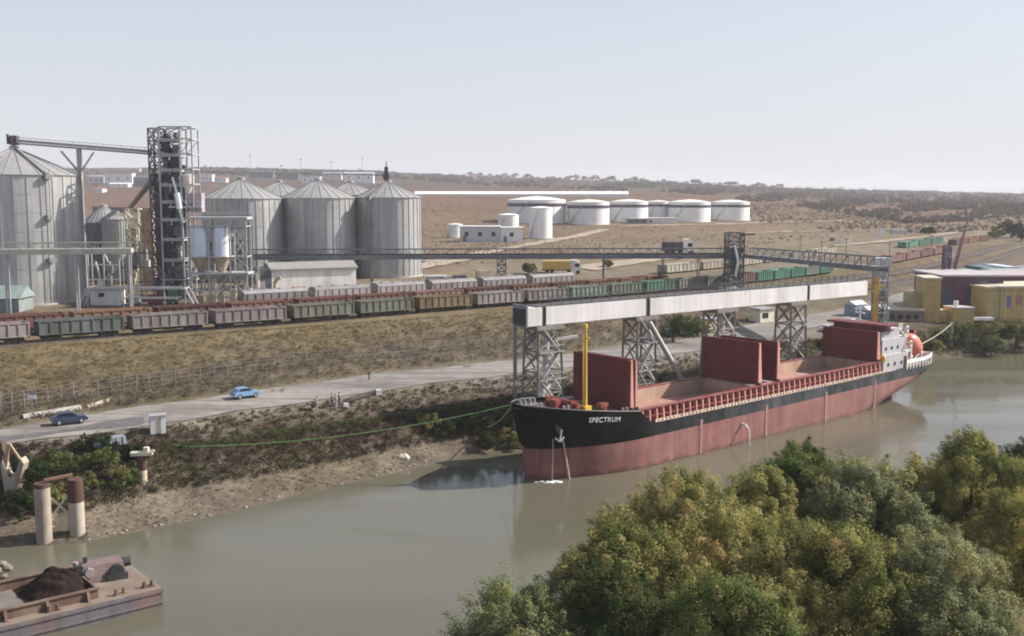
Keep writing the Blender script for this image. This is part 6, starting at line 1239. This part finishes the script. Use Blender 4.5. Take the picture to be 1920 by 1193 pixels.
# low undergrowth on the near bank
rg = np.random.default_rng(31); n = 900; tt_ = rg.uniform(-5, 130, n); oo = -rg.uniform(.5, 40, n); P = np.array([(*(p0 + dr * a + nr * o), 0.) for a, o in zip(tt_, oo)]); P[:, 2] = np.minimum(2.9, .35 + .3 * -oo) + .2
V, Q, Cc, N = leaves(rg, P, .5 + .5 * rg.random(n), 60, .22, pick(rg, GREEN + OLIVE[:2], n, P)); stuff(np_mesh('undergrowth', V, Q, LM, Cc, N), 'tangled undergrowth on the near bank below the trees', 'undergrowth')
# scrub and grass on the far bank: clumps standing on the ground
def scrub(name, label, cat, lines, n, size, hgt, pal, seed, nl=26, leaf=.2, sc=.12, nb=.35):
    rg = np.random.default_rng(seed); (lo, hi), (xa, xb) = lines; P = []
    for k in range(n):
        px = rg.uniform(xa, xb); f = rg.random(); y0, y1 = xi(px, lo), xi(px, hi); q = hit(px, y0 + (y1 - y0) * f); P.append(q[:])
    P = np.array(P); P[:, 2] += hgt * .35; rad = size * (.5 + rg.random(n)); col = pick(rg, pal, n, P, sc)
    V, Q, Cc, N = leaves(rg, P, rad, nl, leaf, col, squash=hgt / size * .6, nb=nb, aspect=.4); return stuff(np_mesh(name, V, Q, LM, Cc, N), label, cat)
BROWN = [((0.048, 0.035, 0.025), 2), ((0.076, 0.057, 0.041), 3), ((0.094, 0.076, 0.054), 2), ((0.072, 0.072, 0.031), 1.3), ((0.054, 0.063, 0.022), 1)]
STRAW = [((0.096, 0.074, 0.044), 2), ((0.148, 0.115, 0.063), 3), ((0.185, 0.144, 0.081), 2), ((0.111, 0.104, 0.041), 1.5)]
BRUSH = [((0.089, 0.070, 0.059), 2), ((0.122, 0.100, 0.085), 3), ((0.148, 0.126, 0.104), 1.5), ((0.111, 0.096, 0.052), 1)]
L2_, L3_, LA_, LB_, L5_, L6_ = ROWS[2][0], ROWS[3][0], ROWS[4][0], ROWS[5][0], ROWS[6][0], ROWS[7][0]
up = lambda pts, d: [(x, y + d) for x, y in pts]
scrub('bank_scrub', 'dense brown and olive scrub covering the bank between the mud and the road', 'scrub', ((up(L2_, -4), up(L3_, 0)), (-200, 1250)), 3600, .55, .6, BROWN, 41, 34, .2)
scrub('bank_top_scrub', 'brown scrub and weeds along the top of the bank below the road', 'scrub', ((L3_, up(LA_, 4)), (-200, 1350)), 1900, .5, .45, BROWN, 42, 30, .2)
scrub('green_weeds', 'bright green strip of weeds along the bank top towards the bow', 'weeds', ((up(L3_, 7), up(L3_, -5)), (300, 1000)), 380, .4, .4, [((.10, .15, .045), 2), ((.15, .19, .06), 1)], 43, 26, .18)
scrub('roadside_brush', 'grey brown dry brush around the fence at the foot of the slope', 'brush', ((up(LB_, -3), up(L5_, -18)), (-200, 1500)), 3200, .55, .8, BRUSH, 44, 26, .2, nb=.25)
scrub('slope_grass', 'dry ochre grass on the railway slope', 'grass', ((up(L5_, -18), up(L6_, 6)), (-200, 1600)), 3600, .5, .4, STRAW, 45, 24, .18)
scrub('verge_grass', 'thin dry grass on the terrace below the front train', 'grass', ((up(L6_, 4), up(TRK, 10)), (-200, 1500)), 1000, .35, .22, STRAW, 46, 16, .15)
scrub('beach_weeds', 'sparse tufts and driftwood on the mud beach', 'weeds', ((up(WL, -4), up(L2_, 0)), (-100, 820)), 420, .28, .2, STRAW, 47, 14, .14)
scrub('right_bank_scrub', 'olive brown scrub on the bank beyond the stern', 'scrub', ((up(WL, -4), up(L3_, -6)), (1600, 2050)), 900, .8, .8, BROWN + GREEN[1:3], 48, 34, .3)
# bushes
bushes = [(60, 905, 86, 'dark green bush at the left edge below the broken jetty', DARK), (112, 880, 70, 'mid green bush behind the left concrete pile', GREEN), (28, 960, 80, 'very dark low bush at the left edge above the shaded stones', DARK), (186, 880, 80, 'bright green bush right of the rusty pile top', GREEN), (222, 905, 74, 'fresh green bush standing nearest the mud beach', GREEN),
          (185, 845, 66, 'dark bush just below the steel pontoon', DARK), (245, 868, 56, 'dark green bush left of the single rusty pile', DARK), (150, 920, 60, 'green bush behind the right concrete pile', GREEN), (95, 945, 70, 'olive bush behind the cross braces of the two piles', OLIVE),
          (890, 812, 80, 'dark shrub in the shade of the bank left of the bow', DARK), (945, 800, 70, 'green shrub close under the bow', GREEN), (835, 818, 60, 'low dark shrub above the mud spit', DARK), (960, 835, 64, 'yellow green shrub right beside the stem of the ship', OLIVE), (920, 838, 60, 'dark low shrub at the shaded water edge near the bow', DARK), (800, 800, 50, 'small olive shrub on the bank above the mud spit', OLIVE)]
for i, (px, py, w, lab, pal) in enumerate(bushes):
    q = hit(px, py); m = mpp(q); W = w * m / 2; rg = np.random.default_rng(60 + i); P = []
    for k in range(4): c = np.array([rg.uniform(-.6, .6) * W, rg.uniform(-.5, .5) * W, W * rg.uniform(.25, .55)]); p, _ = shell(rg, (c, (W * .6, W * .6, W * .55)), 12); P.append(p)
    P = np.concatenate(P); V, Q, Cc, N = leaves(rg, P, W * .22 * (.7 + .6 * rg.random(len(P))), 90, .2, .68 * pick(rg, pal, len(P), P, .8), np.repeat(np.array([[0, 0, W * .3]]), len(P), 0)); o = np_mesh('bush', V, Q, LM, Cc, N); o.location = q; tag(o, lab, 'bush', 'bushes on the bank')
# trees and bushes on the far bank to the right, and others on the plain
far = [(1795, 600, 62, 648, 'round green bush tree behind the mooring post', GREEN), (1838, 596, 70, 652, 'olive bush tree right of the mooring post', OLIVE), (1878, 606, 60, 652, 'dark bush tree in front of the yellow warehouse', DARK), (1906, 590, 84, 655, 'green bush tree at the right edge below the yellow warehouse', GREEN), (1858, 628, 60, 668, 'low brown green bush near the water at the right', GREY), (1945, 598, 90, 660, 'dark green tree just outside the yellow warehouse corner', DARK), (1740, 628, 50, 662, 'small olive bush above the stern bulwark', OLIVE), (1765, 612, 50, 650, 'grey green bush left of the mooring post', GREY),
       (1262, 588, 96, 642, 'dark green tree behind the loading spout with cars in its shade', DARK), (1308, 592, 48, 630, 'small green tree left of the tan kiosk', GREEN), (990, 493, 30, 514, 'green bush left of the yellow lorry', GREEN), (1140, 488, 22, 502, 'small olive bush right of the yellow lorry', OLIVE), (1896, 408, 46, 446, 'dark green tree clump at the right edge of the plain', DARK), (1868, 428, 36, 448, 'mid green bush left of the dark clump at the right edge', GREEN), (1915, 426, 40, 452, 'dark bush below the dark tree clump at the right edge', DARK), (1740, 425, 24, 442, 'small dark tree on the plain behind the leaning jib', DARK), (20, 522, 70, 556, 'dark green tree in front of the largest silo at the left edge', DARK), (50, 548, 36, 572, 'yellow bush at the foot of the largest silo', GOLD), (330, 548, 26, 566, 'small green bush under the elevator tower', GREEN), (1450, 628, 80, 690, 'olive bush tree at the foot of the fourth trestle', OLIVE), (1500, 640, 80, 690, 'brown green bush tree behind the last hatch cover', GREY), (1535, 630, 50, 680, 'straw coloured bush left of the last hatch cover', STRAW)]
for i, (px, pt, w, pb, lab, pal) in enumerate(far):
    q = hit(px, pb); m = mpp(q); hz_ = max(1., A(px, pt, q.y).z - q.z); W = w * m / 2; rg = np.random.default_rng(100 + i); P = []; K = []
    for k in range(6): c = np.array([rg.uniform(-.55, .55) * W, rg.uniform(-.5, .5) * W, hz_ * rg.uniform(.35, .68)]); p, kk = shell(rg, (c, (W * .5, W * .5, hz_ * .3)), 14); P.append(p); K.append(kk)
    P = np.concatenate(P); K = np.concatenate(K); lf = max(.2, 2.6 * m); V, Q, Cc, N = leaves(rg, P, W * .2 * (.7 + .6 * rg.random(len(P))), 60, lf, .72 * pick(rg, pal, len(P), P, .6), K); o = np_mesh('bush_tree', V, Q, LM, Cc, N)
    b = MB(); b.tube((0, 0, -.5), (0, 0, hz_ * .5), .06 * hz_, 8, .03 * hz_); t = thing('bush_tree', lab, 'tree', q, 0, 'bushes and trees of the far bank and plain'); o.parent = t; o.name = 'crown'; o.data.name = 'crown'; b.build('trunk', mbk, t)
# ridge line trees, one by one
rg = np.random.default_rng(200); base_t = None; k = 0
rx = [round(880 + 7.6 * i + rg.uniform(-5, 5)) for i in range(78)]
_ = [885, 912, 926, 938, 948, 962, 974, 985, 1001, 1020, 1046, 1057, 1072, 1084, 1096, 1109, 1124, 1137, 1150, 1168, 1186, 1198, 1211, 1226, 1243, 1262, 1281, 1299, 1318, 1334, 1352, 1371, 1390, 1412, 1433]
RIDGE = [((.075, .06, .055), 2), ((.10, .085, .065), 2), ((.08, .06, .06), 1)]
for px in rx:
    yb = xi(px, ROWS[13][0]) + 3; q = hit(px, yb); hz_ = rg.choice([4, 5, 6, 7, 8, 10, 12]) * mpp(q)
    if k % 11 == 0:
        P, K = shell(rg, (np.array([0, 0, .62]), (.30, .30, .36)), 34); V, Q, Cc, N = leaves(rg, P, np.full(len(P), .1), 26, .075, pick(rg, RIDGE, len(P), P, 6.), K); b = MB(); b.tube((0, 0, -.1), (0, 0, .6), .035, 6, .02)
        base_t = thing('ridge_tree', 'x', 'tree'); np_mesh('crown', V, Q, LM, Cc, N, base_t); b.build('trunk', mbk, base_t); o = base_t
    else: o = dup(base_t)
    o.location = q; o.scale = (hz_ * rg.uniform(1.4, 3.4), hz_ * 1.6, hz_); o.rotation_euler = (0, 0, rg.uniform(0, 6)); tag(o, 'bare brownish tree standing out on the far ridge line above the tanks', 'tree', 'trees along the ridge'); k += 1
# woodland masses on the far hills
def wood(name, label, xa, xb, ya, yb, n, sz, pal, seed):
    rg = np.random.default_rng(seed); P = []; rad = []
    for k in range(n):
        px = rg.uniform(xa, xb); f = rg.random(); y = ya(px) + (yb(px) - ya(px)) * f
        if math.sin(px * .03 + y * .21 + seed) + math.sin(px * .011 - y * .13) + rg.normal() * .7 < -.45: continue
        q = hit(px, y); m = mpp(q); r = sz * m * rg.uniform(.5, 1.4); P.append((q.x, q.y, q.z + r * .4)); rad.append(r)
    P = np.array(P); rad = np.array(rad); n = len(P); col = pick(rg, pal, n, P, .01); lf = rad * .55; idx = np.arange(n)
    Vs, Qs, Cs, Ns = [], [], [], []; o = 0
    for lo in range(0, n, 200):
        s_ = slice(lo, min(n, lo + 200)); V, Q, Cc, N = leaves(rg, P[s_], rad[s_], 22, float(np.mean(lf[s_])), col[s_], squash=.7); Vs.append(V); Qs.append(Q + o); Cs.append(Cc); Ns.append(N); o += len(V)
    return stuff(np_mesh(name, np.concatenate(Vs), np.concatenate(Qs), LM, np.concatenate(Cs), np.concatenate(Ns)), label, 'woodland')
FARW = [((.085, .058, .055), 3), ((.115, .075, .072), 3), ((.085, .08, .05), 2), ((.05, .06, .035), 1)]
sky = lambda px: xi(px, ROWS[13][0]) + 2
wood('hill_woodland', 'bare purplish woodland and scrub over the far hills on the right', 1180, 2300, sky, lambda px: xi(px, [(1180, 352), (1500, 388), (1700, 420), (1920, 412), (2300, 410)]), 6500, 6., FARW, 301)
wood('ridge_scrub', 'dark scrub along the far ridge behind the silos and tanks', -300, 1300, sky, lambda px: xi(px, [(-300, 324), (700, 332), (900, 348), (1300, 364)]), 3500, 4.5, FARW, 302)
wood('plain_scrub', 'scattered brown scrub over the hillside and the plain', -200, 1950, lambda px: 380 + max(0, (px - 1300) * .03), lambda px: xi(px, [(-200, 520), (800, 500), (1300, 470), (1950, 424)]), 3200, 2.4, [((.13, .095, .06), 3), ((.16, .12, .075), 2), ((.10, .10, .05), 1)], 303)
wood('right_plain_scrub', 'mauve brown scrub and thicket on the plain at the right, beyond the railway', 1380, 2100, lambda px: 372 + (px - 1380) * .012, lambda px: xi(px, [(1380, 412), (1600, 440), (1800, 436), (2100, 410)]), 3000, 3., [((.11, .075, .065), 3), ((.14, .10, .08), 2), ((.085, .085, .05), 1.5)], 304)
# ================================================================= light, sky, air
SUN_EL, SUN_AZ = R(37), R(76)      # azimuth measured clockwise from +Y
sd = bpy.data.lights.new('sun', 'SUN'); sun = bpy.data.objects.new('sun', sd); COL.objects.link(sun)
sd.energy = 5.0; sd.angle = R(.6); sd.color = (1., .94, .85)
dv = Vector((math.sin(SUN_AZ) * math.cos(SUN_EL), math.cos(SUN_AZ) * math.cos(SUN_EL), math.sin(SUN_EL)))
sun.rotation_euler = dv.to_track_quat('Z', 'Y').to_euler()
w = bpy.data.worlds.new('World'); SC.world = w; w.use_nodes = True; nt = w.node_tree; bg = nt.nodes['Background']
st = _n(nt, 'ShaderNodeTexSky'); st.sky_type = 'NISHITA'; st.sun_disc = False; st.sun_elevation = SUN_EL; st.sun_rotation = SUN_AZ; st.air_density = 1.; st.dust_density = 1.6; st.ozone_density = 1.2; st.altitude = 0
hs = _n(nt, 'ShaderNodeHueSaturation'); hs.inputs['Saturation'].default_value = .75; hs.inputs['Hue'].default_value = .503; nt.links.new(st.outputs[0], hs.inputs['Color'])
mx = _n(nt, 'ShaderNodeMix', data_type='RGBA'); tc = _n(nt, 'ShaderNodeTexCoord'); sx_ = _n(nt, 'ShaderNodeSeparateXYZ'); nt.links.new(tc.outputs['Generated'], sx_.inputs[0]); mr = _n(nt, 'ShaderNodeMapRange'); mr.inputs['From Min'].default_value = .0; mr.inputs['From Max'].default_value = .5; mr.inputs['To Min'].default_value = .95; mr.inputs['To Max'].default_value = .1; nt.links.new(sx_.outputs['Z'], mr.inputs[0]); nt.links.new(mr.outputs[0], mx.inputs['Factor'])
nt.links.new(hs.outputs[0], mx.inputs['A']); gr = _n(nt, 'ShaderNodeValToRGB'); nt.links.new(sx_.outputs['Z'], gr.inputs[0]); gr.color_ramp.elements[0].position = 0.; gr.color_ramp.elements[0].color = (.505, .52, .552, 1); gr.color_ramp.elements[1].position = .3; gr.color_ramp.elements[1].color = (.415, .455, .545, 1); sv = _n(nt, 'ShaderNodeVectorMath', operation='SCALE'); nt.links.new(gr.outputs[0], sv.inputs[0]); sv.inputs['Scale'].default_value = 10; nt.links.new(sv.outputs[0], mx.inputs['B'])
nt.links.new(mx.outputs['Result'], bg.inputs[0]); bg.inputs[1].default_value = .098
hz = MB().add([(x, y, z) for z in (-4, 125) for (x, y) in ((-12000, -160), (12000, -160), (12000, 9600), (-12000, 9600))], [(3, 2, 1, 0), (4, 5, 6, 7), (0, 1, 5, 4), (1, 2, 6, 5), (2, 3, 7, 6), (3, 0, 4, 7)])
hm = bpy.data.materials.new('haze'); hm.use_nodes = True; nt = hm.node_tree; nt.nodes.clear(); out = _n(nt, 'ShaderNodeOutputMaterial'); pv = _n(nt, 'ShaderNodeVolumePrincipled')
pv.inputs['Color'].default_value = (.86, .87, .93, 1); pv.inputs['Density'].default_value = .00014; pv.inputs['Anisotropy'].default_value = .1; nt.links.new(pv.outputs[0], out.inputs['Volume'])
ho = hz.build('haze', hm); tag(ho, 'thin pale haze over the river and the plain', 'haze', None, 'stuff')
SC.view_settings.view_transform = 'Standard'; SC.view_settings.look = 'None'; SC.view_settings.exposure = .62; SC.view_settings.gamma = 1
SC.render.engine = 'CYCLES'; cy = SC.cycles; cy.max_bounces = 6; cy.diffuse_bounces = 3; cy.glossy_bounces = 3; cy.transmission_bounces = 3; cy.volume_bounces = 1; cy.transparent_max_bounces = 6
cy.use_denoising = True; cy.use_adaptive_sampling = True; cy.adaptive_threshold = .02; cy.filter_width = 1.9; cy.sample_clamp_indirect = 6
